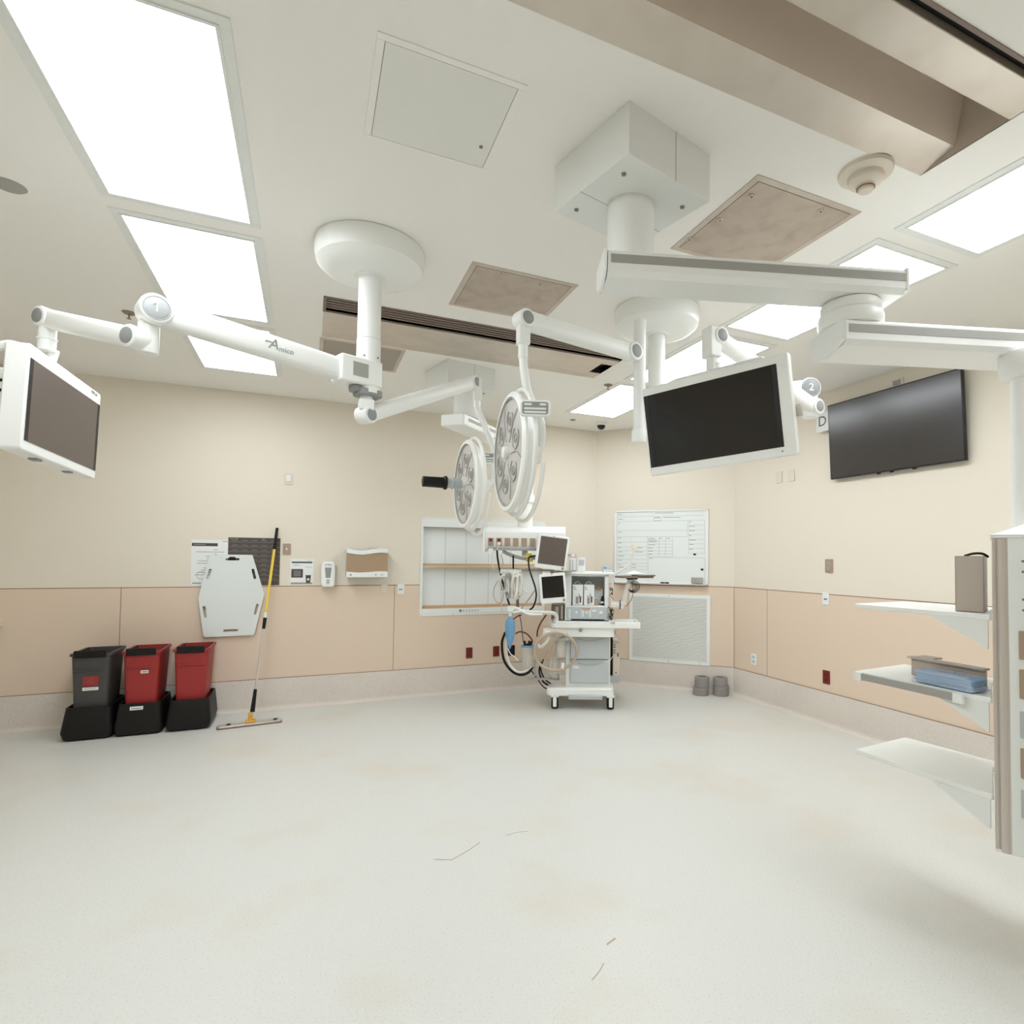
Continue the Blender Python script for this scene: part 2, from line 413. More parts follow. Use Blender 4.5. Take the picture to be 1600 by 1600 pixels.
mb = MB(); mb.b(TX0, TX1, 1.05, 1.085, H+.03, H+.035); mb.build('slot', M['blackd'], t)
mb = MB(); mb.b(TX0-.01, TX1+.01, 1.04, 1.052, H-.004, H+.03); mb.build('edge_trim', M['slat'], t)

t = thing('ceiling_slat_vent', 'long steel ceiling vent with dark slats, behind the round white ceiling canopies', 'air vent', ((TX0+TX1)/2, 4.2, H), 0)
mb = MB()
for k in range(5): mb.b(TX0+.01, TX1, 3.862+k*.039, 3.884+k*.039, H+.002, H+.012)
mb.build('slats', M['slat'], t, bevel=.004)
mb = MB(); mb.b(TX0, TX1, 3.85, 4.1, H+.06, H+.065).b(TX0, TX1, 3.846, 3.85, H, H+.06); mb.build('cavity', M['blackd'], t)
mb = MB(); mb.b(TX0-.006, TX0+.012, 3.85, 4.09, H-.004, H+.06); mb.build('end_cap', M['slat'], t)
poly = [(TX0, 4.09), (TX1, 4.09), (TX1, 4.2), (2.165, 4.2), (2.165, 4.43), (TX1, 4.43), (TX1, 4.46), (TX0, 4.46)]
MB().prism(poly, H-.006, H+.01).build('deflector', M['steel'], t, bevel=.002)
MB().b(TX0, TX1, 4.46, 4.572, H-.004, H+.01).build('rear_deflector', M['steel_d'], t, bevel=.002)
mb = MB(); mb.b(2.15, TX1, 4.19, 4.44, H+.05, H+.06).b(2.15, 2.163, 4.2, 4.43, H+.01, H+.05).b(2.15, TX1, 4.43, 4.44, H, H+.05); mb.build('end_opening', M['blackd'], t)

# small round ceiling items
mb = MB().lathe([(0, -.085), (.026, -.085), (.03, -.080), (.031, -.070), (.036, -.070), (.038, -.062), (.062, -.050), (.068, -.042), (.070, -.026), (.088, -.022), (.102, -.014), (.106, 0)], (2.055, 1.63, H), (0, 0, 1), 36)
mb.m(1).torus((2.055, 1.63, H-.072), (0, 0, 1), .033, .003, 24, 6)
single(mb, 'smoke_detector', [M['offw'], M['joint']], 'round ivory smoke detector on the ceiling near the steel trough', 'smoke detector', (2.055, 1.63, H))
for x, y, l in ((-1.128, 4.69, 'small sprinkler head in the ceiling just left of the arm marked 1'), (2.496, 4.70, 'small sprinkler head in the ceiling beside the farthest right light')):
    t = thing('ceiling_sprinkler', l, 'sprinkler', (x, y, H), 0, 'ceiling sprinklers')
    MB().lathe([(0, -.01), (.03, -.01), (.042, 0)], (x, y, H), (0, 0, 1), 20).build('escutcheon', M['sprk'], t)
    MB().cyl((x, y, H-.04), (x, y, H), .006, n=10).build('stem', M['sprk'], t)
    MB().lathe([(.003, 0), (.014, .001), (.014, .003), (.003, .004)], (x, y, H-.044), (0, 0, 1), 16).build('deflector', M['sprk'], t)
for x, y, r, mm, l in ((-1.235, 3.28, .062, M['stripe'], 'brown-grey round cover plate in the ceiling at the left edge'),
                   (2.77, 6.085, .035, M['sprk'], 'tiny brown round plate in the ceiling near the dome camera'),
                   (-1.014, 5.23, .15, M['ceil'], 'faint white round speaker cover in the ceiling behind the arm marked 1')):
    single(MB().lathe([(0, -.006), (r-.008, -.006), (r, 0)], (x, y, H), (0, 0, 1), 36), 'ceiling_cover', mm, l, 'ceiling cover', (x, y, H), 'round covers in the ceiling')
def dome(x, y, z, l):
    t = thing('dome_camera', l, 'security camera', (x, y, z), 0, 'dome cameras')
    MB().lathe([(.0, -.035), (.058, -.035), (.066, -.028), (.066, 0)], (x, y, z), (0, 0, 1), 32).build('housing', M['white2'], t)
    MB().lathe([(0, -.085), (.022, -.081), (.038, -.068), (.047, -.048), (.048, -.034)], (x, y, z), (0, 0, 1), 28).build('dome', M['screen'], t)
dome(3.13, 6.06, H, 'white dome security camera with black bubble in the far ceiling corner')
dome(4.30, 2.42, H, 'dome security camera peeking out under the arm right of the wall screen')

# ------------------------------------------------------------------ equipment booms
def P(*a): return Vector(a)
def cap_disc(mb, c, ax, r, t=.004):
    mb.lathe([(r, 0), (r, t*.7), (r-.003, t), (0, t)], c, ax, 28)
class Caps(list):
    def build(s, name, m_, parent):
        for c, ax, r in s:
            mb = MB(); cap_disc(mb, c, ax, r); mb.build(name, m_, parent)
def pin_joint(mb, mg, c, ax, r, half):
    """horizontal hinge barrel with grey disc covers at both ends"""
    ax = Vector(ax).normalized(); c = Vector(c)
    mb.rcyl(c-ax*half, c+ax*half, r, .008)
    for s in (1, -1): mg.append((c+ax*half*s, ax*s, r*.7))
def perp(a, b): 
    d = Vector(b)-Vector(a); return Vector((-d.y, d.x, 0)).normalized()

def canopy(x, y, t, m):
    MB().lathe([(0, -.15), (.10, -.15), (.19, -.143), (.235, -.125), (.262, -.10), (.272, -.06), (.272, -.004), (.268, 0)], (x, y, H), (0, 0, 1), 56).build('ceiling_canopy', m, t)

# left boom
LPX, LPY = .262, 3.155
t = thing('surgical_boom', 'white ceiling boom with round canopy and long arm marked 1', 'equipment boom', (LPX, LPY, H), 0, 'round canopy equipment booms')
canopy(.262, 3.155, t, M['white'])
mb = MB(); mb.lathe([(.066, -.16), (.075, -.16), (.078, -.15), (.066, -.148)], (LPX, LPY, H), (0, 0, 1), 32)
mb.cyl((LPX, LPY, 2.66), (LPX, LPY, H-.15), .058, n=32).cyl((LPX, LPY, 2.52), (LPX, LPY, 2.657), .060, n=32).cyl((LPX, LPY, 2.375), (LPX, LPY, 2.518), .060, n=32)
for a in (.0, 1.2, 2.4): mb.m(1).cyl((LPX+.055*math.cos(-a-.8), LPY+.055*math.sin(-a-.8), 2.56), (LPX+.0625*math.cos(-a-.8), LPY+.0625*math.sin(-a-.8), 2.56), .006, n=10); mb.m(0)
mb.build('pole', [M['white'], M['capg']], t)
J1 = P(-.594, 2.811, 2.52); A0 = P(LPX, LPY, 2.475); d1 = (J1-A0); d1.z = 0; d1.normalize(); n1 = Vector((-d1.y, d1.x, 0)); 
if n1.dot(Vector((0, -1, 0))) < 0: n1 = -n1      # towards the viewer
fa = frame(A0, d1, (0, 0, 1))
mb = MB(); mb.b(-.05, .17, -.062, .062, -.07, .065, fa)
mb.build('arm_clamp', M['white'], t, bevel=.01, seg=3)
side = -1 if (fa.to_3x3() @ Vector((0, -1, 0))).dot(n1) > 0 else 1
MB().b(.03, .11, side*.062, side*.064, -.035, .035, fa).build('label_plate', M['stripe'], t)
mb = MB(); mb.prism(rrect(-.065, .065, -.055, .055, .03), 0, .035, frame(A0+P(0, 0, -.115), d1, (0, 0, 1)))
mb.cyl(A0+d1*.06+P(0, 0, -.10), A0+d1*.06+P(0, 0, -.07), .04, n=24)
mb.build('brake_cover', M['capg'], t, bevel=.006)
MB().tube([A0+d1*.15+P(0, 0, -.005), J1-d1*.03], .040, 20, ry=.056, smooth=False, power=3.2).build('monitor_arm', M['white'], t)
arm_mid = A0.lerp(J1, .475)+n1*.041
tf = frame(arm_mid, -d1 if True else d1, n1)
xr = -d1 if (-d1).dot(rt0) > 0 else d1
tfm = Matrix(((xr.x, 0, n1.x, arm_mid.x), (xr.y, 0, n1.y, arm_mid.y), (xr.z, 1, n1.z, arm_mid.z), (0, 0, 0, 1)))
arm = [o for o in t.children if o.name.startswith('monitor_arm')][0]
mb = MB(); mb.text('A', .066, tfm @ Matrix.Translation((-.042, 0, 0)), .0006, .25); mb.text('mico', .034, tfm @ Matrix.Translation((.016, -.014, 0)), .0006)
mb.tube([(-.075, .004, 0), (-.07, .010, 0), (-.045, .008, 0)], .002, 6, fr=tfm)
mb.build('logo', M['capg'], arm)
mb = MB(); mg = MB()
mb.rcyl(J1-n1*.05, J1+n1*.05, .060, .01); mb.build('elbow', M['white'], t)
el = [o for o in t.children if o.name.startswith('elbow')][0]
mg.torus(J1+n1*.05, n1, .046, .003, 32, 6); cap_disc(mg, J1+n1*.049, n1, .042, .005)
num = Matrix(((xr.x, 0, n1.x, 0), (xr.y, 0, n1.y, 0), (xr.z, 1, n1.z, 0), (0, 0, 0, 1)))
cp = mg.build('number_cap', M['greyp'], el)
MB().text('1', .056, Matrix.Translation(J1+n1*.0555) @ num, .0008).tube([(-.014, .010, 0), (-.004, .018, 0)], .0018, 4, fr=Matrix.Translation(J1+n1*.0558) @ num).build('number', M['white'], el)
B1 = P(-.625, 2.83, 2.40)
MB().rcyl(B1+P(.012, -.005, -.055), B1+P(.012, -.005, .08), .037, .006).build('swivel', M['white'], t)
E1 = P(-1.05, 3.18, 2.545); n2 = perp(B1, E1)
if n2.dot(Vector((.2, -1, 0))) < 0: n2 = -n2
B1s = P(-.648, 2.80, 2.395)
mb = MB(); mg = Caps(); pin_joint(mb, mg, B1s, n2, .046, .04); pin_joint(mb, mg, E1, n2, .044, .04)
mb.tube([B1s, E1], .032, 18, ry=.042, smooth=False, power=3)
sa = mb.build('spring_arm', M['white'], t); mg.build('joint_cap', M['capg'], sa)
MB().cyl(E1+P(0, 0, -.14), E1, .032, n=24).torus(E1+P(0, 0, -.09), (0, 0, 1), .032, .005, 24, 6).build('monitor_mount', M['white'], t)
# lamp branch of the left boom
K0 = P(.255, 3.15, 2.265)
mb = MB(); mb.cyl(K0+P(0, 0, 0), P(.255, 3.15, 2.375), .032, n=24).b(.218, .292, 3.105, 3.2, 2.285, 2.34)
mb.build('lamp_spindle', M['white'], t, bevel=.006)
SJ = P(.970, 3.756, 2.70); n3 = perp(K0, SJ)
if n3.y > 0: n3 = -n3
mb = MB(); mg = Caps(); pin_joint(mb, mg, K0+P(0, 0, -.0), n3, .045, .042); pin_joint(mb, mg, SJ, n3, .043, .04)
mb.tube([K0, SJ], .033, 18, ry=.043, smooth=False, power=3)
sa = mb.build('lamp_arm', M['white'], t); mg.build('joint_cap', M['capg'], sa)
MB().cyl(SJ+P(.035, 0, -.17), SJ+P(.035, 0, 0.02), .022, n=20).b(SJ.x+.01, SJ.x+.06, SJ.y-.025, SJ.y+.025, SJ.z-.12, SJ.z+.03).build('lamp_pin', M['white'], t, bevel=.005)

# right boom
RPX, RPY = 2.03, 3.16
t = thing('surgical_boom', 'white ceiling boom with round canopy behind the long arm and joint marked 2', 'equipment boom', (RPX, RPY, H), 0, 'round canopy equipment booms')
canopy(RPX, RPY, t, M['white'])
mb = MB(); mb.lathe([(.07, -.16), (.078, -.15), (.066, -.148)], (RPX, RPY, H), (0, 0, 1), 32).cyl((RPX, RPY, 2.30), (RPX, RPY, H-.15), .055, n=32)
mb.build('pole', M['white'], t)
J2 = P(2.683, 2.528, 2.55); A2 = P(RPX, RPY, 2.55); d2 = (J2-A2).normalized(); n4 = perp(A2, J2)
if n4.dot(Vector((-.4, -1, 0))) < 0: n4 = -n4
MB().tube([A2, J2-d2*.02], .040, 20, ry=.056, smooth=False, power=3.2).cyl(A2+P(0, 0, -.08), A2+P(0, 0, .08), .075, n=28).build('monitor_arm', M['white'], t)
capn = Vector((-.42, -.91, 0)).normalized()
mb = MB(); mb.rcyl(J2-capn*.05, J2+capn*.05, .062, .01); el = mb.build('elbow', M['white'], t)
mg = MB(); mg.torus(J2+capn*.05, capn, .052, .003, 32, 6); cap_disc(mg, J2+capn*.049, capn, .047, .005); mg.build('number_cap', M['capg'], el)
x2 = Vector((-capn.y, capn.x, 0)); x2 = x2 if x2.dot(rt0) > 0 else -x2
num2 = Matrix(((x2.x, 0, capn.x, 0), (x2.y, 0, capn.y, 0), (0, 1, capn.z, 0), (0, 0, 0, 1)))
MB().text('2', .062, Matrix.Translation(J2+capn*.0555) @ num2, .0008).build('number', M['white'], el)
B2 = P(2.70, 2.50, 2.44); E2 = P(1.925, 2.42, 2.70)
MB().rcyl(B2+P(-.01, .02, -.06), B2+P(-.01, .02, .09), .045, .008).build('swivel', M['white'], t)
n5 = perp(B2, E2); n5 = n5 if n5.y < 0 else -n5
mb = MB(); mg = Caps(); pin_joint(mb, mg, B2, n5, .046, .045); pin_joint(mb, mg, E2, n5, .046, .045)
mb.tube([B2, E2], .033, 18, ry=.044, smooth=False, power=3)
sa = mb.build('spring_arm', M['white'], t); mg.build('joint_cap', M['capg'], sa)
MB().cyl(E2+P(-.03, 0, -.20), E2+P(-.03, 0, -.1), .030, n=24).b(E2.x-.068, E2.x+.006, E2.y-.04, E2.y+.04, E2.z-.115, E2.z+.045).build('monitor_mount', M['white'], t, bevel=.008)
RI = P(1.765, 2.93, 0)
mb = MB(); mb.cyl(RI+P(0, 0, 2.27), RI+P(0, 0, 2.95), .036, n=28).rcyl(RI+P(0, 0, 2.22), RI+P(0, 0, 2.30), .044, .01)
mb.tube([P(RPX, RPY, 2.36), P(RI.x, RI.y, 2.36)], .036, 18, ry=.05, smooth=False, power=3)
mb.build('lamp_riser', M['white'], t)
LA = P(1.70, 2.915, 2.745); LB = P(.955, 2.708, 2.728); n6 = perp(LA, LB); n6 = n6 if n6.y < 0 else -n6
mb = MB(); mg = Caps(); pin_joint(mb, mg, LA, n6, .054, .045); pin_joint(mb, mg, LB, n6, .046, .042)
mb.tube([LA, LB], .036, 18, ry=.05, smooth=False, power=3)
sa = mb.build('lamp_arm', M['white'], t); mg.build('joint_cap', M['capg'], sa)
MB().cyl(LB+P(0, 0, -.20), LB+P(0, 0, 0), .024, n=20).b(LB.x-.03, LB.x+.03, LB.y-.028, LB.y+.028, LB.z-.13, LB.z-.0).build('lamp_pin', M['white'], t, bevel=.006)

# hanging monitors
def monitor(name, label, c, w_, h_, yaw, tilt, roll, th, bz, screen_m, extra=None):
    u = Vector((math.cos(yaw), math.sin(yaw), 0)); n = Vector((math.sin(yaw), -math.cos(yaw), 0))
    upv = Vector((0, 0, math.cos(tilt)))+n*math.sin(tilt); nn = u.cross(upv)
    u2 = u*math.cos(roll)+upv*math.sin(roll); up2 = -u*math.sin(roll)+upv*math.cos(roll)
    fr = Matrix(((u2.x, up2.x, nn.x, c[0]), (u2.y, up2.y, nn.y, c[1]), (u2.z, up2.z, nn.z, c[2]), (0, 0, 0, 1)))
    t = thing(name, label, 'monitor', c, 0)
    l, r, b, tp = bz
    mb = MB(fr); mb.prism(rrect(-w_/2, w_/2, -h_/2, h_/2, .014), -th, 0)
    hb = mb.build('housing', M['white'], t, bevel=.005)
    MB(fr).b(-w_/2+l, w_/2-r, -h_/2+b, h_/2-tp, -.001, .0015).build('screen', screen_m, t)
    for xx in (-w_/2+l+.012, w_/2-r-.012): MB(fr).b(xx-.012, xx+.012, -h_/2+b, h_/2-tp, .0012, .0018).build('glass_edge', M['frameb'], t)
    return t, fr, hb
t, fr, hb = monitor('hanging_monitor', 'white framed monitor with brown-grey screen hanging at the left edge', (-.976, 3.186, 2.12), .65, .42, 1.4886, .008, -.052, .075, (.014, .008, .04, .055), M['screen_l'])
mb = MB(fr); mb.b(-.24, .05, -.07, .13, -.17, -.075); rb = mb.build('rear_housing', M['white'], t, bevel=.012, seg=3)
MB(fr).b(-.245, -.238, .03, .04, -.16, -.09).b(-.245, -.238, .07, .08, -.16, -.09).build('vent_slot', M['blackd'], rb)
MB(fr).tube([(-.1, .15, -.075), (-.1, .235, -.10), (-.1, .27, -.17), (-.1, .2, -.25), (-.1, .05, -.26), (-.1, -.05, -.15)], .017, 12).build('handle', M['white'], t)
mb = MB(fr); mb.cyl((0, .0, -.12), (0, .30, -.06), .02, n=16).rcyl((-.2, -.14, -.2), (-.2, -.06, -.2), .04, .01); mb.build('mount', M['white'], t)
MB(fr).b(-.2, .1, -.165, -.155, -.17, -.06).b(-.19, -.16, -.155, -.13, -.15, -.12).build('cable_shelf', M['stripe'], t)
MB(fr).b(-.16, -.12, -.218, -.208, -.05, -.02).b(.12, .15, -.216, -.208, -.05, -.02).b(.22, .25, .19, .2, 0, .002).b(.26, .28, .188, .198, 0, .002).build('button', M['capg'], t)
t, fr, hb = monitor('hanging_monitor', 'large white framed black screen hanging from the joint marked 2', (1.863, 2.368, 2.251), .79, .48, -1.093, .1335, .0515, .05, (.008, .055, .045, .043), M['screen'])
mb = MB(fr); mb.prism([(-.36, .18), (.30, .18), (.26, .262), (-.22, .262), (-.30, .245)], -.085, -.05); ro = mb.build('rear_ridge', M['white'], t, bevel=.008)
mb = MB(fr)
for xx in (-.2, -.08, .06): mb.b(xx-.035, xx+.035, .241, .2425, -.03, -.02)
mb.build('vent_slot', M['paper'], t)
mb = MB(fr); mb.b(-.12, .12, -.1, .12, -.12, -.05).cyl((0, .05, -.10), (0, .30, -.10), .026, n=18); mb.build('mount', M['white'], t, bevel=.01)
MB(fr).b(.38, .415, -.06, .0, -.09, -.055).build('side_clip', M['alu'], t, bevel=.003)
MB(fr).cyl((.33, -.215, 0), (.33, -.215, .002), .004, n=10).build('power_light', M['joint'], t)

# surgical lamps
def lamp(name, label, c, Rr, handle, yoke_pts, panel_off):
    c = Vector(c); v = Vector((c.x, c.y, 0)).normalized(); left = Vector((-v.y, v.x, 0)); a = math.radians(15)
    n = (left*math.cos(a)-v*math.sin(a)).normalized(); up_ = Vector((0, 0, 1)); s_ = up_.cross(n)
    fr = Matrix(((n.x, s_.x, 0, c.x), (n.y, s_.y, 0, c.y), (n.z, s_.z, 1, c.z), (0, 0, 0, 1)))
    t = thing(name, label, 'surgical light', c, 0, 'ceiling surgical lights')
    X = (1, 0, 0)
    MB(fr).lathe([(0, -.10), (.08, -.10), (.17, -.085), (.25, -.055), (Rr-.02, -.02), (Rr, 0), (Rr, .012), (Rr-.01, .022), (Rr-.028, .024), (Rr-.03, .012)], (0, 0, 0), X, 56).build('housing', M['white'], t)
    MB(fr).lathe([(Rr-.03, .012), (Rr-.05, .016), (.05, .02), (0, .02)], (0, 0, 0), X, 56).build('lens', M['glass'], t)
    mb = MB(fr)
    for k in range(6):
        an = k*PI/3+.3; cc = (.0205, .155*math.cos(an), .155*math.sin(an))
        mb.torus(cc, X, .052, .0035, 24, 6, a0=.4, a1=5.4).torus(cc, X, .02, .004, 16, 6)
        mb.tube([(.021, .06*math.cos(an+.5), .06*math.sin(an+.5)), (.021, .17*math.cos(an+.62), .17*math.sin(an+.62)), (.021, .25*math.cos(an+.5), .25*math.sin(an+.5))], .0025, 6)
    mb.torus((.02, 0, 0), X, Rr-.034, .003, 56, 6)
    mb.build('lens_ring', M['lensd'], t)
    mb = MB(fr); mb.torus((.0, 0, 0), X, .035, .006, 24, 6).rcyl((.018, 0, 0), (.045, 0, 0), .03, .004)
    hb = mb.build('centre_hub', M['white'], t)
    if handle:
        MB(fr).rcyl((.04, 0, 0), (.14, 0, 0), .034, .004).torus((.10, 0, 0), X, .036, .004, 28, 6).build('handle_socket', M['greyp'], t)
        MB(fr).lathe([(.045, 0), (.045, .015), (.036, .02), (.034, .14), (.036, .15), (.03, .155), (0, .155)], (.14, 0, 0), X, 28).build('handle', M['black'], t)
    # outer grab rail around the lower half
    mb = MB(fr)
    mb.torus((-.03, 0, 0), X, Rr+.012, .011, 56, 8)
    mb.torus((-.07, 0, -.03), X, Rr+.01, .011, 48, 8, a0=PI*.55, a1=PI*1.45)
    mb.build('grab_rail', M['white'], t)
    MB().tube([Vector(p) for p in yoke_pts], .021, 14).build('yoke', M['white'], t)
    mb = MB(fr); mb.rcyl((-.15, 0, 0), (-.08, 0, 0), .045, .008); mb.build('pivot', M['white'], t)
    pc = c+Vector(panel_off); vn = Vector((-pc.x, -pc.y, 0)).normalized(); px_ = Vector((-vn.y, vn.x, 0))
    pf = Matrix(((px_.x, 0, vn.x, pc.x), (px_.y, 0, vn.y, pc.y), (0, 1, 0, pc.z), (0, 0, 0, 1)))
    mb = MB(pf); mb.prism(rrect(-.07, .07, -.037, .037, .018), -.02, 0); pb = mb.build('control_panel', M['white'], t, bevel=.004)
    mb = MB(pf); mb.prism(rrect(-.059, .059, -.028, .028, .010), 0, .001); mb.build('panel_face', M['capg'], pb)
    mb = MB(pf)
    mb.prism(rrect(-.05, -.015, .012, .021, .004), .001, .002).prism(rrect(.02, .05, .012, .021, .004), .001, .002)
    for yy in (-.003, -.019): mb.prism(rrect(-.05, .05, yy-.0045, yy+.0045, .004), .001, .002)
    mb.build('buttons', M['paper'], pb)
    return t, n
cB = P(.915, 2.75, 2.06)
vB = Vector((cB.x, cB.y, 0)).normalized(); nB = (Vector((-vB.y, vB.x, 0))*math.cos(.26)-vB*math.sin(.26))
bB = cB-nB*.15
lamp('surgical_lamp', 'large round surgical light head on the arm from the right boom', cB, .30, False,
     [LB+P(0, 0, -.17), LB+P(.006, -.004, -.26), LB+P(.03, -.012, -.38), P(bB.x+.0, bB.y-.01, bB.z+.16), P(bB.x+.0, bB.y, bB.z+.04), bB+nB*.03], (.0, -.33, .15))
cS = P(.955, 3.785, 2.02)
vS = Vector((cS.x, cS.y, 0)).normalized(); nS = (Vector((-vS.y, vS.x, 0))*math.cos(.26)-vS*math.sin(.26))
bS = cS-nS*.16
lamp('surgical_lamp', 'smaller round surgical light head with black handle pointing left', cS, .295, True,
     [SJ+P(.035, 0, -.16), SJ+P(.05, 0, -.2), SJ+P(.10, -.02, -.32), P(bS.x+.02, bS.y-.02, bS.z+.22), P(bS.x+.01, bS.y, bS.z+.05), bS+nS*.03], (.115, -.17, .16))

# ------------------------------------------------------------------ right pendant
def ceiling_box(t, c, s, rot, zb):
    fr = rotz((c[0], c[1], 0), rot)
    mb = MB(fr); mb.b(-s/2, s/2, -s/2, s/2, zb, H); o = mb.build('ceiling_housing', M['white2'], t, bevel=.002)
    mb = MB(fr)
    for x, y in ((-.16, -.13), (.16, -.13), (-.16, .15), (.16, .15)): mb.cyl((x, y, zb-.005), (x, y, zb), .009, n=12)
    mb.build('screw', M['sprk'], o)
    MB(fr).b(.02, .022, -s/2-.0008, -s/2+.001, zb, H).b(-s/2+.001, s/2, .05, .052, zb-.0006, zb+.001).build('seam', M['capg'], o)
BR = math.atan2(.10, .415)
pcx, pcy = 1.150, 1.985
t = thing('ceiling_pendant', 'large white equipment pendant with two long arms and service column at the right edge', 'equipment pendant', (pcx, pcy, H))
ceiling_box(t, (pcx, pcy), .44, BR, 2.952)
MB().rcyl((pcx, pcy, 2.70), (pcx, pcy, 2.955), .093, .003, 48).build('column', M['white'], t)
adir = Vector((.950, -.313, 0)).normalized()
def beam(name, s, L, z0, z1, wd, mats):
    """long service arm: s = start of its near lower edge"""
    fr = Matrix(((adir.x, -adir.y, 0, s[0]), (adir.y, adir.x, 0, s[1]), (0, 0, 1, 0), (0, 0, 0, 1)))
    mb = MB(fr); h = z1-z0
    prof = [(0, z0+.02), (0, z1-.012), (.012, z1), (wd-.012, z1), (wd, z1-.012), (wd, z0+.02), (wd-.02, z0), (.02, z0)]
    n = len(prof); vs = [(0, y, z) for y, z in prof]+[(L, y, z) for y, z in prof]
    fs = [tuple(range(n)), tuple(range(n, 2*n))[::-1]]+[(i, i+n, (i+1) % n+n, (i+1) % n) for i in range(n)]
    mb.add(vs, fs); o = mb.build(name, mats, t)
    MB(fr).b(0.012, L-.004, -.0025, 0, z0+h*.48, z0+h*.80).build('stripe', M['stripe'], o)
    mb = MB(fr); mb.add([(-.004, -.004, z0+.015), (-.004, -.004, z1+.004), (-.004, wd+.004, z1+.004), (-.004, wd+.004, z0+.015), (-.004, wd*.5, z0-.02),
                         (-.014, .0, z0+.02), (-.014, .0, z1), (-.014, wd, z1), (-.014, wd, z0+.02), (-.014, wd*.5, z0-.012)],
                        [(0, 1, 2, 3, 4), (9, 8, 7, 6, 5), (0, 5, 6, 1), (1, 6, 7, 2), (2, 7, 8, 3), (3, 8, 9, 4), (4, 9, 5, 0)])
    mb.build('end_cap', M['white2'], o)
    MB(fr).b(L, L+.01, -.003, wd+.003, z0+.012, z1+.003).build('end_cap', M['white2'], o)
    return fr, o
fr1, a1 = beam('upper_arm', (1.008, 1.909), 1.213, 2.612, 2.712, .19, M['white'])
hubc = P(2.052, 1.705, 0)
mb = MB(); mb.rcyl(hubc+P(0, 0, 2.565), hubc+P(0, 0, 2.612), .118, .012, 48).rcyl(hubc+P(0, 0, 2.50), hubc+P(0, 0, 2.57), .128, .02, 48); mb.build('hub', M['white'], t)
fr2, a2 = beam('lower_arm', (1.925, 1.618), 1.02, 2.40, 2.50, .245, M['white'])
pp = P(2.66, 1.36, 0); pp = P(2.695, 1.385, 0)
mb = MB(); mb.rcyl(pp+P(0, 0, 2.30), pp+P(0, 0, 2.41), .098, .02, 48).cyl(pp+P(0, 0, 1.66), pp+P(0, 0, 2.31), .06, n=40); mb.build('drop_tube', M['white'], t)
# service column, turned 45 degrees
q = Vector((.5, -.866, 0)); nn_ = Vector((-.866, -.5, 0)); P0 = P(2.42, 1.375, 0)
WD = .36
fc = Matrix(((q.x, 0, nn_.x, P0.x), (q.y, 0, nn_.y, P0.y), (0, 1, 0, 0), (0, 0, 0, 1)))   # x along face, y up, z out
ZB, ZT = .435, 1.632
mb = MB(fc); mb.b(.05, WD-.05, ZB, ZT, -WD+.02, 0); mb.m(1).b(.0, WD, ZB+.002, ZB+.01, -WD, -.005)
sc = mb.build('service_column', [M['white2'], M['white']], t, bevel=.003)
def corner_post(u, s):
    mb = MB(fc)
    mb.b(u, u+s*.012, ZB, ZT, -.05, -.006).m(0)
    mb.tube([(u+s*.032, ZB, -.018), (u+s*.032, ZT, -.018)], .019, 20, ry=.019, smooth=False)
    mb.b(u+s*.010, u+s*.02, ZB, ZT, -.05, -.010).b(u+s*.04, u+s*.052, ZB, ZT, -.04, -.004)
    mb.build('corner_post', M['alu'], t, bevel=.002)
corner_post(0, 1); corner_post(WD, -1)
mb = MB(fc); mb.m(0).b(-.004, WD+.004, ZT, ZT+.012, -WD, .004)
vs = []; 
for (iu, h) in ((0, ZT+.012), (.12, ZT+.062)): 
    vs += [(-.004+iu, h, .004-iu), (WD+.004-iu, h, .004-iu), (WD+.004-iu, h, -WD+iu), (-.004+iu, h, -WD+iu)]
mb.add(vs, [(4, 5, 6, 7), (0, 1, 5, 4), (1, 2, 6, 5), (2, 3, 7, 6), (3, 0, 4, 7)])
mb.build('top_cap', M['white'], t, bevel=.006)
# outlets on the column face (first column of plates, then two more)
def zat(py): return 1.5386+(877.5-py)/904*2.215
uu = .079
for k, (pa, pb, kind) in enumerate([(867, 907, 'gas'), (926, 966, 'gas'), (983, 1027, 'br'), (1042, 1087, 'br'), (1106, 1147, 'gr'), (1162, 1208, 'br'), (1225, 1268, 'gr')]):
    z1_, z0_ = zat(pa), zat(pb)
    for j in range(2):
        u0 = uu+j*.13; u1 = u0+.095
        m_ = {'gas': M['paper'], 'br': M['gunm'], 'gr': M['greyp']}[kind]
        o = MB(fc).prism(rrect(u0, u1, z0_, z1_, .004, 2), 0, .004).build('outlet_plate', m_, t)
        mb = MB(fc); zc = (z0_+z1_)/2
        if kind == 'gas':
            for dz in (.028, -.012): mb.b(u0+.012, u1-.012, zc+dz-.004, zc+dz+.004, .004, .006).lathe([(.011, 0), (.011, .008), (.005, .012), (0, .012)], ((u0+u1)/2, zc+dz-.019, .004), (0, 0, 1), 14)
            mb.build('socket', M['slat'], o)
        elif kind == 'gr':
            mb.b(u0+.015, u1-.015, zc-.02, zc+.02, .004, .006); mb.build('socket', M['paper'], o)
        else:
            mb.cyl(((u0+u1)/2+.02, z1_-.01, .004), ((u0+u1)/2+.02, z1_-.01, .006), .003, n=8); mb.build('screw', M['slat'], o)
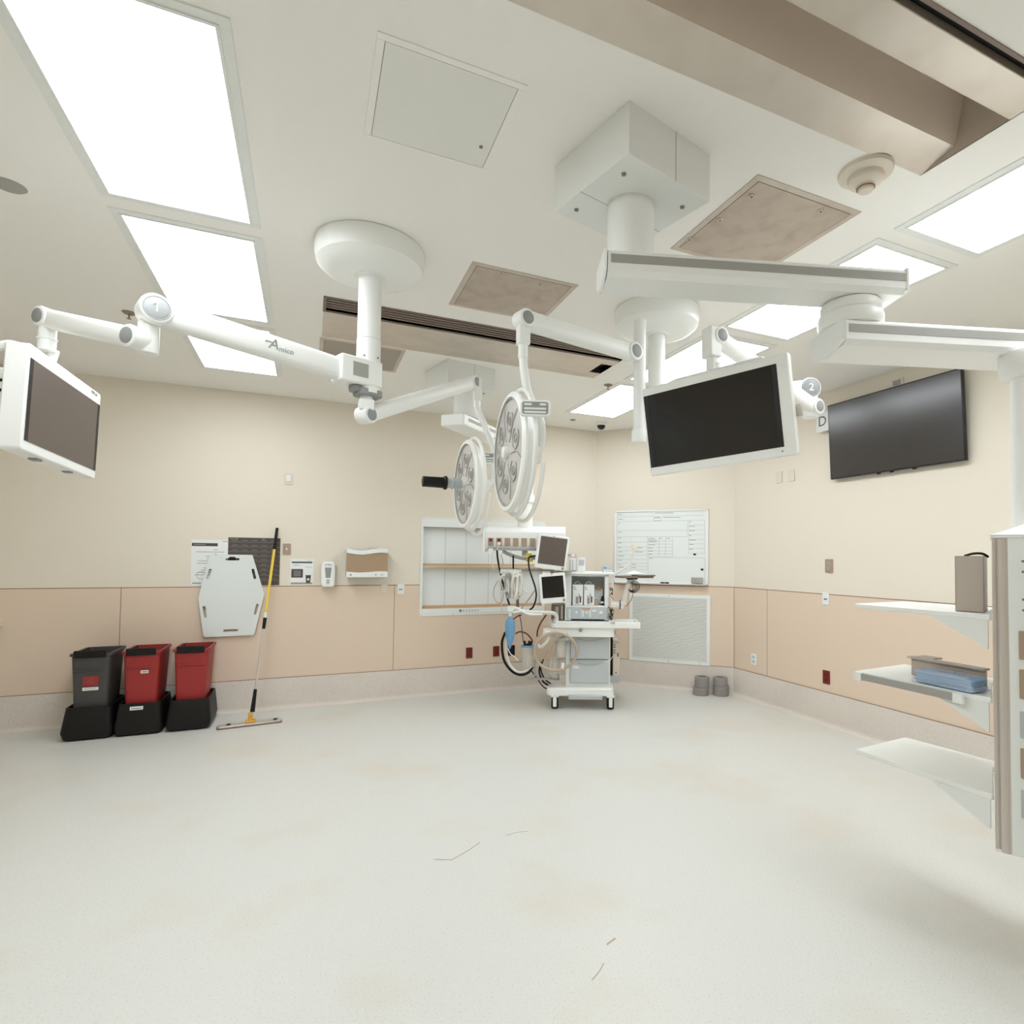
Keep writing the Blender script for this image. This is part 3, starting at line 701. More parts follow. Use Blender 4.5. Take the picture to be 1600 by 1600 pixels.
# three shelves
for k, (zs, rail) in enumerate(((1.334, False), (1.014, True), (.645, False))):
    mb = MB(); poly = [(2.392, 1.971), (2.415, 1.385), (2.43, 1.384), (2.733, 1.56), (2.84, 1.58), (2.79, 2.0), (2.775, 2.005)]
    mb.prism(poly[::-1], zs-.022, zs)
    sh = mb.build('shelf', M['white'], t, bevel=.004)
    mb = MB()
    mb.add([(2.394, 1.61, zs-.02), (2.42, 1.392, zs-.02), (2.42, 1.392, zs-.135), (2.412, 1.61, zs-.02), (2.438, 1.40, zs-.02), (2.438, 1.40, zs-.135)],
           [(0, 1, 2), (5, 4, 3), (0, 3, 4, 1), (1, 4, 5, 2), (2, 5, 3, 0)])
    mb.build('bracket', M['white2'], sh)
    if rail:
        MB().b(2.376, 2.384, 1.50, 1.93, zs-.034, zs-.004).build('equipment_rail', M['stripe'], sh, bevel=.001)
        for yy in (1.485, 1.945): MB().b(2.372, 2.392, yy-.02, yy+.018, zs-.04, zs).build('rail_end', M['white'], sh, bevel=.002)
# things on the shelves
t = thing('metal_box', 'plain grey metal box standing upright on the top pendant shelf', 'box', (2.55, 1.60, 1.334))
fx = frame((2.446, 1.532, 1.335), (.58, -.82, 0) , (0, 0, 1))
fx = Matrix(((.43, .90, 0, 2.446), (-.90, .43, 0, 1.532), (0, 0, 1, 1.335), (0, 0, 0, 1)))
# keep the box on the shelf, front edge along the photo's front face
mb = MB(fx); mb.b(0, .004, 0, .15, 0, .228).b(0, .098, 0, .004, 0, .228).b(0, .098, .146, .15, 0, .228).b(0, .098, 0, .15, 0, .004).b(0, .098, 0, .15, .224, .228)
mb.b(.094, .098, 0, .15, 0, .228); mb.build('case', M['metalbox'], t, bevel=.0015)
MB(fx).tube([(.03, .03, .228), (.06, .035, .238), (.09, .04, .238), (.11, .05, .225)], .005, 8).build('cable', M['black'], t)
t = thing('metal_tray', 'grey steel bracket tray behind the blue package on the pendant shelf', 'tray', (2.66, 1.6, 1.014))
mb = MB(); mb.b(2.55, 2.556, 1.475, 1.80, 1.016, 1.095).b(2.53, 2.575, 1.475, 1.81, 1.093, 1.1).b(2.575, 2.65, 1.72, 1.80, 1.093, 1.1).b(2.55, 2.64, 1.60, 1.79, 1.015, 1.02)
mb.build('tray', M['metalbox'], t, bevel=.001); MB().cyl((2.544, 1.60, 1.06), (2.55, 1.60, 1.06), .006, n=12).build('hole', M['blackd'], t)
t = thing('blue_package', 'blue folded drape in clear wrapping on the middle pendant shelf', 'package', (2.45, 1.6, 1.014))
mb = MB(); 
for k in range(5):
    z = 1.017+k*.010; o = .004*math.sin(k*2.1)
    mb.prism(rrect(2.415+o, 2.515+o, 1.452-o, 1.69+o*2, .012), z, z+.0095)
mb.build('folded_drape', M['bluew'], t, bevel=.003)
mb = MB(); n = 10
vs = []; fs = []
for i in range(n):
    for j in range(n):
        x = 2.405+.12*i/(n-1); y = 1.44+.265*j/(n-1); e = min(i, n-1-i, j, n-1-j)
        vs.append((x+random.uniform(-.003, .003), y+random.uniform(-.004, .004), 1.016+(.054 if e >= 1 else .004)+random.uniform(0, .006)))
for i in range(n-1):
    for j in range(n-1): fs.append((i*n+j, (i+1)*n+j, (i+1)*n+j+1, i*n+j+1))
mb.add(vs, fs); mb.build('clear_wrap', M['film'], t)

# ------------------------------------------------------------------ rear pendant
c2 = (1.16, 4.905)
t = thing('ceiling_pendant', 'rear white pendant with outlet head hanging over the anesthesia machine', 'equipment pendant', (c2[0], c2[1], H))
ceiling_box(t, c2, .44, BR, 2.945)
MB().rcyl((c2[0]+.04, c2[1]-.06, 2.72), (c2[0]+.04, c2[1]-.06, 2.948), .105, .003, 40).build('column', M['white'], t)
PX, PY = 2.094, 5.798; SP = 1.118
ad2 = Vector((PX-1.12, PY-4.78, 0)).normalized()
fr = Matrix(((ad2.x, -ad2.y, 0, 1.12), (ad2.y, ad2.x, 0, 4.78), (0, 0, 1, 0), (0, 0, 0, 1)))
mb = MB(fr); mb.b(-.08, 1.50, -.10, .12, 2.62, 2.72); o = mb.build('arm', M['white'], t, bevel=.012, seg=3)
MB(fr).b(.0, 1.48, -.104, -.10, 2.665, 2.69).build('stripe', M['stripe'], o)
mb = MB(); mb.cyl((PX, PY, 1.84), (PX, PY, 2.62), .080, n=36).rcyl((PX, PY, 2.11), (PX, PY, 2.20), .098, .012, 40).rcyl((PX, PY, 2.19), (PX, PY, 2.32), .084, .01, 36)
mb.build('drop_tube', M['white'], t)
FL = Matrix(((rt0.x*SP, math.sin(YAW)*SP, 0, PX), (rt0.y*SP, math.cos(YAW)*SP, 0, PY), (0, 0, SP, (1-SP)*1.5386), (0, 0, 0, 1)))  # x right, y away, z up
mb = MB(FL); prof = [(-.10, 1.735), (-.10, 1.77), (-.07, 1.81), (-.02, 1.83), (.05, 1.83), (.10, 1.80), (.10, 1.60), (-.085, 1.60), (-.10, 1.735)][:-1]
n = len(prof); vs = [(-.365, y, z) for y, z in prof]+[(.385, y, z) for y, z in prof]
mb.add(vs, [tuple(range(n))[::-1], tuple(range(n, 2*n))]+[(i, i+n, (i+1) % n+n, (i+1) % n)[::-1] for i in range(n)])
hd = mb.build('service_head', M['white'], t, bevel=.008)
MB(FL).b(-.385, -.362, -.12, .11, 1.585, 1.835).build('end_plate', M['white'], hd, bevel=.008)
MB(FL).b(-.39, -.384, -.03, .02, 1.62, 1.79).build('side_grille', M['gunm'], hd)
for k in range(6):
    u = -.31+k*.078
    o = MB(FL).b(u-.026, u+.026, -.104, -.09, 1.64, 1.715).build('outlet_plate', M['gunm'], hd, bevel=.001)
    if k < 2: MB(FL).cyl((u, -.108, 1.694), (u, -.104, 1.694), .015, n=16).m(1).cyl((u, -.108, 1.662), (u, -.104, 1.662), .014, n=16).build('socket', [M['redp'], M['capg']], o)
MB(FL).b(-.34, .37, -.11, -.08, 1.605, 1.625).build('lower_rail', M['stripe'], hd, bevel=.004)
mb = MB(FL); mb.tube([(-.20, -.05, 1.59), (-.12, -.06, 1.555), (.0, -.07, 1.525), (.1, -.06, 1.53), (.2, -.02, 1.54)], .024, 12, ry=.016).b(-.02, .03, -.06, -.02, 1.55, 1.60)
mb.build('support_arm', M['stripe'], t)
for (x, z) in ((.045, 1.56), (.055, 1.51)): MB(FL).b(x-.03, x+.03, -.10, -.096, z-.015, z+.015).build('yellow_tag', M['ywl'], t)
# ------------------------------------------------------------------ anesthesia machine
CO = P(2.5655+.02, 5.37+.01, 0)
FA = Matrix(((rt0.x, math.sin(YAW), 0, CO.x), (rt0.y, math.cos(YAW), 0, CO.y), (0, 0, 1, 0), (0, 0, 0, 1)))
KX = 152.0
def X(px): return (px-907)/KX
def Z(py): return 1.5386+(876.5-py)/KX
t = thing('anesthesia_machine', 'white and grey wheeled anesthesia machine with two drawers in the far corner', 'medical machine', CO, -YAW)
AM = t
mb = MB(FA); mb.prism(rrect(X(852), X(956), -.05, .60, .06), .13, .215); mb.build('base', M['white'], t, bevel=.018, seg=3)
MB(FA).prism(rrect(X(885), X(939), -.085, .0, .03), .105, .15).build('foot_bar', M['greyp'], t, bevel=.01)
for x in (X(865), X(951)):
    for y in (.0, .52):
        o = MB(FA).rcyl((x-.036, y, .066), (x+.036, y, .066), .066, .010).build('caster', M['black'], t)
        MB(FA).b(x-.018, x+.018, y-.075, y-.062, .03, .125).b(x-.04, x+.04, y-.05, y+.05, .12, .14).build('caster_fork', M['white'], o, bevel=.004)
mb = MB(FA); mb.b(X(881), X(951), .03, .52, .21, .72); mb.build('cabinet', M['white2'], t, bevel=.01)
for (pa, pb) in ((1000, 1034.5), (1036, 1071.5)):
    x0, x1, z1_, z0_ = X(888), X(948.5), Z(pa), Z(pb)
    o = MB(FA).b(x0, x1, -.0, .04, z0_, z1_).build('drawer', M['drawer'], t, bevel=.012, seg=3)
    pts = [(x0+.05+(x1-x0-.1)*k/8, z1_-.012-.030*math.sin(PI*k/8)) for k in range(9)]
    MB(FA).tube([(a, -.004, b) for a, b in pts], .006, 8).prism([(pts[0][0], -.002)] + [(a, -.002) for a, b in pts[1:]] if False else rrect(x0+.05, x1-.05, z1_-.014, z1_-.006, .003, 2), 0, .008,
        Matrix(((1, 0, 0, 0), (0, 0, -1, .002), (0, 1, 0, 0), (0, 0, 0, 1)))).build('handle', M['greyp'], o)
MB(FA).b(X(893), X(902), -.002, .0, Z(1049), Z(1045)).build('label', M['paper'], t)
mb = MB(FA); mb.prism(rrect(X(860), X(956), -.10, .45, .05), Z(998), Z(984)).prism(rrect(X(858), X(957), -.12, .45, .05), Z(984), Z(977))
mb.m(1).prism(rrect(X(882), X(945), -.07, .2, .02), Z(978), Z(976.8)); mb.m(0)
for a, b, c, d in ((X(860), X(956), -.12, -.09), (X(860), X(866), -.12, .4), (X(948), X(956), -.12, .4)): mb.b(a, b, c, d, Z(977), Z(974.5))
mb.m(1).lathe([(.045, 0), (.045, .003), (0, .003)], (X(871), .0, Z(976.8)), (0, 0, 1), 20)
mb.build('worktop', [M['white'], M['greyp']], t, bevel=.008)
mb = MB(FA); mb.lathe([(.02, 0), (.02, .004), (.014, .006), (0, .006)], (X(903.5), -.121, Z(987)), (0, -1, 0), 20); mb.build('emblem', M['capg'], t)
# upper cabinet with open shelf
mb = MB(FA); y0, y1 = .10, .42
mb.b(X(879), X(889), y0, y1, Z(976), Z(903)).b(X(942), X(948), y0, y1, Z(976), Z(903)).b(X(879), X(948), y1-.02, y1, Z(976), Z(903)).b(X(889), X(942), y0, y1, Z(955), Z(952.5)).b(X(879), X(948), y0, y1, Z(906), Z(903))
mb.build('upper_cabinet', M['white2'], t, bevel=.003)
MB(FA).b(X(862), X(956), .06, .42, Z(903), Z(899)).build('top_slab', M['white'], t, bevel=.006)
o = MB(FA).b(X(881), X(947), .095, .14, Z(974), Z(955)).build('gauge_panel', M['drawer'], t, bevel=.004)
mb = MB(FA)
for px, r in ((897, .013), (936, .020), (913, .012)): mb.lathe([(r, 0), (r, .006), (r-.004, .008), (0, .008)], (X(px), .095, Z(963.5)), (0, -1, 0), 18)
mb.b(X(885), X(887.5), .088, .095, Z(972), Z(958)).b(X(907), X(909), .088, .095, Z(970), Z(960)).b(X(917), X(919), .088, .095, Z(970), Z(960)).b(X(905), X(906), .09, .095, Z(973), Z(957)).b(X(919.5), X(920.5), .09, .095, Z(973), Z(957))
mb.build('gauges', M['paper'], o)
MB(FA).b(X(904), X(919), .09, .095, Z(958.5), Z(956)).build('orange_label', mat('tan_label', srgb(206, 168, 140), .5), o)
MB(FA).b(X(922), X(929), .09, .095, Z(962), Z(959)).build('white_label', M['paper'], o)
# flow tubes and bellows assembly at left back
mb = MB(FA); mb.b(X(857), X(879), .16, .36, Z(976), Z(952)); mb.build('flowmeter_block', M['slat'], t, bevel=.005)
MB(FA).cyl((X(866), .13, Z(975)), (X(866), .13, Z(955)), .02, n=14).cyl((X(874), .13, Z(975)), (X(874), .13, Z(953)), .012, n=14).build('flow_tube', M['clear'], t)
# screens
def small_screen(corners_px, name, th, mt, roll, yy, parent_t, scr, bez):
    (cx, cy, w_, h_) = corners_px
    c, s = math.cos(roll), math.sin(roll)
    fr = FA @ Matrix(((c, 0, s, X(cx)), (0, 1, 0, yy), (-s, 0, c, Z(cy)), (0, 0, 0, 1))) @ Matrix(((1, 0, 0, 0), (0, 0, -1, 0), (0, 1, 0, 0), (0, 0, 0, 1)))
    # local: x right, y up, z toward viewer
    ww, hh = w_/KX, h_/KX
    o = MB(fr).prism(rrect(-ww/2, ww/2, -hh/2, hh/2, .02), -th, 0).build(name, M['white'], parent_t, bevel=.006)
    l, r, b, tp = bez
    MB(fr).b(-ww/2+l, ww/2-r, -hh/2+b, hh/2-tp, 0, .002).build('display', scr, o)
    mb = MB(fr); mb.lathe([(.013, 0), (.013, .01), (.009, .014), (0, .014)], (ww/2-.03, -hh/2+.024, 0), (0, 0, 1), 16)
    mb.build('knob', M['capg'], o)
    MB(fr).b(-.01, .01, hh/2-.014, hh/2-.008, 0, .002).build('badge', M['capg'], o)
    return o, fr
small_screen((858, 868.5, 49, 53), 'patient_monitor', .07, M['white'], .12, -.06, t, M['screen_l'], (.03, .02, .045, .022))
small_screen((860, 924, 41, 46), 'ventilator_screen', .06, M['white'], -.09, -.08, t, M['screen'], (.028, .022, .055, .03))
mb = MB(FA); mb.cyl((X(858), .08, Z(905)), (X(858), .08, Z(862)), .02, n=16).b(X(846), X(890), -.02, .10, Z(899), Z(897)).cyl((X(866), -.03, Z(930)), (X(880), .12, Z(930)), .02, n=14)
mb.b(X(801), X(862), .04, .10, Z(899), Z(895.5)); mb.build('screen_mount', M['stripe'], t)
# bag arm
MB(FA).tube([(X(866), -.03, Z(978)), (X(866), -.03, Z(968)), (X(861), -.05, Z(963)), (X(848), -.06, Z(962)), (X(815), -.10, Z(960)), (X(806), -.11, Z(956)), (X(795), -.11, Z(955))], .02, 14).build('bag_arm', M['hosew'], t)
mb = MB(FA); mb.b(X(791.5), X(801), -.14, -.08, Z(960), Z(952)).tube([(X(800), -.12, Z(962)), (X(812), -.12, Z(959)), (X(825), -.11, Z(964)), (X(845), -.10, Z(964.5))], .012, 10); mb.build('bag_valve', M['paper'], t, bevel=.004)
# absorber group at left front of the cart
mb = MB(FA); mb.lathe([(.05, 0), (.055, .01), (.055, .19), (.05, .2)], (X(873), -.10, Z(1029)), (0, 0, 1), 28)
o = mb.build('absorber_canister', M['clear'], t)
MB(FA).cyl((X(873), -.10, Z(1028)), (X(873), -.10, Z(1007)), .046, n=24).build('granules', M['offw'], o)
mb = MB(FA); mb.rcyl((X(873), -.10, Z(999)), (X(873), -.10, Z(1003)), .062, .006).b(X(866), X(885), -.14, .05, Z(1000), Z(994)).rcyl((X(881), -.12, Z(1003)), (X(881), -.12, Z(997)), .03, .005); mb.build('absorber_head', M['greyp'], t)
mb = MB(FA); mb.rcyl((X(853), -.10, Z(996)), (X(853), -.14, Z(992)), .036, .006).rcyl((X(847), -.12, Z(999)), (X(850), -.12, Z(989)), .022, .004).rcyl((X(861), -.12, Z(993)), (X(866), -.12, Z(990)), .02, .004).b(X(846), X(866), -.12, -.03, Z(996), Z(986)); mb.build('breathing_ports', M['hosew'], t, bevel=.004)
mb = MB(FA); mb.cyl((X(864), -.04, Z(1062)), (X(864), -.04, Z(1028)), .035, n=20).tube([(X(860), -.06, Z(1030)), (X(857), -.06, Z(1045)), (X(860), -.06, Z(1060)), (X(868), -.05, Z(1062))], .012, 10); mb.build('waste_tube', M['clear'], t)
mb = MB(FA); mb.b(X(822), X(872), -.02, .02, Z(1067), Z(1064)).b(X(832), X(834), -.01, .02, Z(1066), Z(1040)).b(X(856), X(872), -.05, .1, Z(1062), Z(1060)); mb.build('side_bracket', M['stripe'], t)
# right side: swing arms, tray, tower
mb = MB(FA); mb.rcyl((X(953), .05, Z(950)), (X(966), .05, Z(950)), .035, .006).b(X(951), X(966), .02, .08, Z(954), Z(945)).b(X(966), X(971), .01, .09, Z(955), Z(944))
mb.tube([(X(972), .05, Z(950)), (X(973), .05, Z(938)), (X(976), .05, Z(925)), (X(981), .05, Z(912)), (X(983), .05, Z(905))], .026, 12, ry=.026)
mb.m(1).torus((X(965.5), .05, Z(950)), (1, 0, 0), .040, .006, 20, 6); mb.build('keyboard_arm', [M['hosew'], M['black']], t)
mb = MB(FA); mb.prism(rrect(X(952), X(996), -.1, .22, .03), Z(983), Z(979)).b(X(953), X(995), -.11, -.09, Z(984), Z(975)).b(X(953), X(995), .2, .22, Z(984), Z(975)).b(X(991), X(995), -.1, .2, Z(984), Z(976)); mb.build('side_shelf', M['white'], t, bevel=.004)
mb = MB(FA); mb.tube([(X(953), .1, Z(975)), (X(953), .1, Z(905))], .012, 10, smooth=False); mb.build('side_rail', M['white'], t)
mb = MB(FA)
for k in range(16):
    a = random.uniform(0, 6.28)
    x, z = X(951+random.uniform(-1, 3)), Z(random.choice([928, 932, 936, 958, 962, 968, 972, 985]))
    mb.tube([(x, .06, z), (x+.02*math.cos(a), .03, z+.03), (x+.025*math.cos(a+1.5), .04, z+.015), (x+.01, .06, z-.04)], .003, 6)
for k in range(5): mb.torus((X(983+k), .02+.01*k, Z(921)), (.3, 1, 0), .04+.006*k, .0028, 24, 6)
mb.tube([(X(983), .05, Z(908)), (X(986), .05, Z(925)), (X(984), .04, Z(940)), (X(975), .03, Z(952))], .003, 6)
mb.tube([(X(953), .05, Z(985)), (X(958), .04, Z(992)), (X(956), .05, Z(1000)), (X(952), .06, Z(1004))], .003, 6)
mb.build('black_wires', M['black'], t)
t2 = thing('computer_tower', 'slim white computer tower standing behind the right side of the anesthesia machine', 'computer', FA @ P(X(962), .2, 0), -YAW)
MB(FA).b(X(957), X(968), .2, .55, Z(1066), Z(1012)).build('case', M['offw'], t2, bevel=.006)
MB(FA).b(X(951.6), X(956.9), .24, .6, Z(1066), Z(1000)).build('dark_unit', M['black'], t2, bevel=.004)
mb = MB(FA)
for pz in (1016, 1020, 1025, 1029): mb.rcyl((X(959.5), .197, Z(pz)), (X(959.5), .2, Z(pz)), .009, .001, 12)
mb.rcyl((X(962), .197, Z(1061)), (X(962), .2, Z(1061)), .009, .001, 12).b(X(963.5), X(966), .197, .2, Z(1035), Z(1029)); mb.build('ports', M['slat'], t2)
MB(FA).b(X(951.6), X(967), .2, .6, .216, Z(1066)).build('foot', M['greyp'], t2)
MB(FA).tube([(X(959), .19, Z(1032)), (X(953), .15, Z(1038)), (X(950), .15, Z(1050)), (X(950), .15, Z(1068))], .004, 6).build('cable', M['paper'], t2)

# breathing hoses, bag, canister, cables
def hose(name, pts, r, m_, label, cat='hose', group=None, n=10):
    pts3 = [FA @ Vector((X(a), y, Z(b))) for a, y, b in pts]
    mb = MB(); mb.tube(pts3, r, n)
    return single(mb, name, m_, label, cat, pts3[0], group)
ring = []
for k in range(19):
    a = 2*PI*k/18*.98-1.1
    ring.append((866+31.5*math.cos(a), -.19-.02*math.sin(a)-.002*k, 1018-28.5*math.sin(a)))
cx = thing('breathing_hose', 'corrugated ivory breathing hose looped in front of the machine', 'hose', FA @ P(X(866), -.16, Z(1018)))
mb = MB(); pts = []
mb.tube([FA @ Vector((X(a), y, Z(b))) for a, y, b in ring], .0155, 12, rs=lambda s: 1)
mb.build('loop', M['hose'], cx)
MB().tube([FA @ Vector((X(a), y, Z(b))) for a, y, b in [(849, -.15, 1036), (855, -.17, 1020), (862, -.17, 1006), (872, -.16, 996), (884, -.15, 993)]], .014, 12).build('inner_hose', M['hose'], cx)
MB().tube([FA @ Vector((X(a), y, Z(b))) for a, y, b in [(838, -.13, 1009), (843, -.14, 1013), (852, -.14, 1006), (856, -.13, 998)]], .017, 12).build('elbow_hose', M['hosew'], cx)
MB().tube([FA @ Vector((X(a), y, Z(b))) for a, y, b in [(876, -.17, 1045), (877, -.17, 1040), (877, -.17, 1036)]], .018, 12).build('connector', M['paper'], cx)
t2 = thing('breathing_bag', 'blue breathing bag hanging from the bent white arm', 'breathing bag', FA @ P(X(795), -.11, Z(985)))
fbx = FA
prof = [(0, -.33), (.008, -.325), (.012, -.31), (.03, -.26), (.045, -.2), (.05, -.12), (.048, -.06), (.03, -.025), (.014, -.01), (.014, 0), (0, 0)]
mb = MB(FA @ Matrix.Translation((X(795.5), -.11, Z(967))) @ Matrix.Diagonal((1, .55, 1, 1))); mb.lathe(prof, (0, 0, 0), (0, 0, 1), 24)
mb.build('bag', M['blue'], t2)
MB(FA).rcyl((X(795.5), -.11, Z(967.5)), (X(795.5), -.11, Z(960)), .016, .003, 16).build('neck', M['paper'], t2)
t2 = thing('suction_canister', 'clear suction canister with blue rim and black ports left of the machine', 'canister', FA @ P(X(822), -.02, Z(1046)), -YAW)
mb = MB(FA); mb.lathe([(.05, 0), (.054, .01), (.062, .20), (.064, .205)], (X(821.5), -.02, Z(1046)), (0, 0, 1), 28); mb.build('jar', M['clear'], t2)
MB(FA).rcyl((X(821.5), -.02, Z(1016)), (X(821.5), -.02, Z(1013.5)), .067, .003).build('lid', M['blue'], t2)
mb = MB(FA)
for a, r_ in ((0, .012), (1.2, .01), (2.5, .012), (3.9, .01), (5.1, .009)): mb.cyl((X(821.5)+.036*math.cos(a), -.02+.036*math.sin(a), Z(1013)), (X(821.5)+.04*math.cos(a), -.02+.036*math.sin(a), Z(1007)), r_, n=12)
mb.b(X(816), X(828), -.04, .0, Z(1013), Z(1011)); mb.build('ports', M['black'], t2)
mb = MB(FA)
for k in range(5): mb.b(X(816.5), X(818.5), -.083, -.0805, Z(1040-k*5), Z(1039.5-k*5))
mb.build('scale_marks', M['inkl'], t2)
hose('hose', [(771.5, 0, 866), (773, 0, 880), (777, 0, 900), (784, -.02, 925), (793, -.05, 951)], .010, M['black'], 'black hose from the pendant head down to the bag arm', group='hoses below the rear pendant')
hose('hose', [(797, 0, 874), (797.5, 0, 895)], .009, M['black'], 'short straight black hose under the pendant head', group='hoses below the rear pendant')
hose('hose', [(833, -.02, 874), (822, 0, 877), (822, 0, 892), (825, -.02, 902), (833, -.04, 925), (834, -.04, 940), (830, -.02, 953), (824, 0, 959)], .0085, M['black'], 'curved black hose left of the two machine screens', group='hoses below the rear pendant')
hose('hose', [(804, .03, 938), (805, .03, 958)], .016, M['slat'], 'thick dark grey hose dropping from the cable bundle', group='hoses below the rear pendant')
hose('hose', [(787, -.04, 993), (782, -.03, 1010), (785, -.03, 1035), (796, -.02, 1052), (810, -.02, 1059), (823, -.01, 1056), (830, 0, 1047)], .013, M['black'], 'thick black hose looping low at the left of the machine', group='hoses below the rear pendant')
hose('hose', [(790, -.06, 1003), (789, -.06, 1020), (795, -.05, 1042), (806, -.05, 1053), (818, -.04, 1053), (829, -.03, 1045)], .012, M['hosew'], 'white hose looping low beside the thick black hose', group='hoses below the rear pendant')
hose('hose', [(791, -.08, 1015), (796, -.08, 1025), (802, -.07, 1030), (808, -.07, 1036)], .006, M['hosew'], 'thin white hose trailing from the bag tip', group='hoses below the rear pendant')
hose('hose', [(799, -.08, 973), (806, -.06, 968), (812, -.06, 966)], .007, M['hoser'], 'short dark red hose beside the blue bag', group='hoses below the rear pendant')
hose('hose', [(803, -.06, 995), (810, -.05, 992), (820, -.04, 995), (827, -.02, 1003), (829, .0, 1008)], .007, M['hoser'], 'dark red hose arched over the suction canister', group='hoses below the rear pendant')
hose('hose', [(850, .0, 966), (842, .0, 978), (837, -.01, 990), (836, -.02, 1000)], .008, M['hoser'], 'dark red hose curving down under the bent white arm', group='hoses below the rear pendant')
hose('hose', [(808, .0, 966), (811, 0, 980), (813, 0, 997), (815, 0, 1010)], .004, M['black'], 'thin black tube running into the suction canister', group='hoses below the rear pendant')
hose('hose', [(843, .02, 1040), (840, .02, 1055), (846, .02, 1070), (854, .03, 1076)], .010, M['black'], 'black hose curving behind the cart left side', group='hoses below the rear pendant')
hose('hose', [(847, .04, 1036), (842, .04, 1050), (848, .04, 1066), (858, .03, 1074)], .008, M['black'], 'second black hose curving behind the cart left side', group='hoses below the rear pendant')
MB().tube([FA @ Vector((X(a), y, Z(b))) for a, y, b in [(823, .1, 1046), (827, .1, 1056), (836, .1, 1068), (846, .1, 1081), (856, .1, 1086)]], .006, 10).build('power_cord', M['black'], AM)
hose('tube', [(776, -.0, 873), (776.5, 0, 895), (779, -.02, 935), (781, -.02, 965), (785, -.03, 990), (787, -.03, 1003)], .0045, M['hosew'], 'thin white tube hanging left of the cable bundle', 'tube')
hose('wand', [(832, .0, 928), (821, .02, 944), (810, .04, 958)], .006, M['wood'], 'slim tan rod leaning under the screens', 'rod', n=8)
t2 = thing('gooseneck_hose', 'white gooseneck hose with square tip in front of the whiteboard', 'hose', FA @ P(X(954), .06, Z(925)))
mb = MB(FA); mb.tube([(X(954), .06, Z(927)), (X(954.5), .06, Z(912)), (X(958), .05, Z(902)), (X(968), .04, Z(895)), (X(979), .03, Z(886)), (X(985), .02, Z(872)), (X(986.5), .02, Z(862))], .010, 10); mb.build('tube', M['hosew'], t2)
MB(FA).b(X(983), X(991), -.01, .05, Z(862), Z(855)).build('tip', M['offw'], t2, bevel=.004)
MB(FA).tube([(X(985), .02, Z(855)), (X(983), .02, Z(848)), (X(981.5), .02, Z(843))], .004, 8).build('prong', M['hosew'], t2)
# cable hanger
t2 = thing('cable_hanger', 'white cable hanger rail with coiled grey cables below the pendant head', 'cable hanger', FA @ P(X(794), -.03, Z(899)))
mb = MB(FA); mb.b(X(778), X(810), -.06, -.02, Z(902.5), Z(896.5))
for k in range(7): mb.b(X(779+k*5), X(780.3+k*5), -.075, -.06, Z(901), Z(896))
mb.build('rail', M['paper'], t2, bevel=.003)
def loops(name, cx_, cy_, w_, h_, cnt, r, m_):
    mb = MB()
    for k in range(cnt):
        a0 = random.uniform(-.15, .15); ww = w_*random.uniform(.6, 1.1); hh = h_*random.uniform(.85, 1.1); oy = random.uniform(-.05, .02)
        pts = []
        for j in range(11):
            a = -PI/2+2*PI*j/10
            lx = ww*math.cos(a); lz = hh*math.sin(a)
            pts.append(FA @ Vector((X(cx_+lx*math.cos(a0)-lz*math.sin(a0)), -.05+oy+.01*math.sin(a*2), Z(cy_-(lz*math.cos(a0)+lx*math.sin(a0))))))
        mb.tube(pts, r, 8)
    mb.build(name, m_, t2)
loops('cable_coil', 801, 922, 5, 19, 10, .0095, M['hosew'])
loops('cable_coil', 808, 920, 5.5, 18, 8, .008, M['hosew'])
loops('cable_coil', 791, 921, 6, 18, 9, .007, M['stripe'])
loops('cable_coil', 784, 918, 7.5, 13, 7, .006, M['hosew'])
mb = MB(FA); mb.tube([(X(778), -.05, Z(908)), (X(769), -.05, Z(925)), (X(769), -.05, Z(940)), (X(776), -.05, Z(948)), (X(782), -.05, Z(944)), (X(784), -.05, Z(925))], .004, 8); mb.tube([(X(783), -.04, Z(897)), (X(782), -.04, Z(885)), (X(779), -.04, Z(872))], .0035, 8); mb.tube([(X(779), -.04, Z(897)), (X(781), -.04, Z(885)), (X(779), -.04, Z(872))], .0035, 8)
mb.build('loose_cable', M['hose'], t2)
MB(FA).tube([(X(813), -.06, Z(925)), (X(819), -.06, Z(930)), (X(823), -.06, Z(932))], .011, 8).build('cable_plug', M['hosew'], t2)
# plugs in the pendant head
t2 = thing('power_plug', 'white plug in the second red socket of the pendant head', 'plug', FL @ P(-.232, -.115, 1.66))
MB(FL).rcyl((-.232, -.14, 1.658), (-.232, -.104, 1.662), .016, .003, 14).tube([(-.232, -.14, 1.656), (-.235, -.15, 1.63), (-.25, -.14, 1.58), (-.262, -.12, 1.50)], .004, 8).build('plug', M['paper'], t2)
t2 = thing('power_plug', 'white square plug hanging below the first red socket of the pendant head', 'plug', FL @ P(-.30, -.11, 1.59))
MB(FL).b(-.325, -.285, -.13, -.095, 1.565, 1.615).tube([(-.295, -.11, 1.565), (-.292, -.11, 1.5), (-.28, -.1, 1.42)], .005, 8).build('plug', M['paper'], t2, bevel=.003)

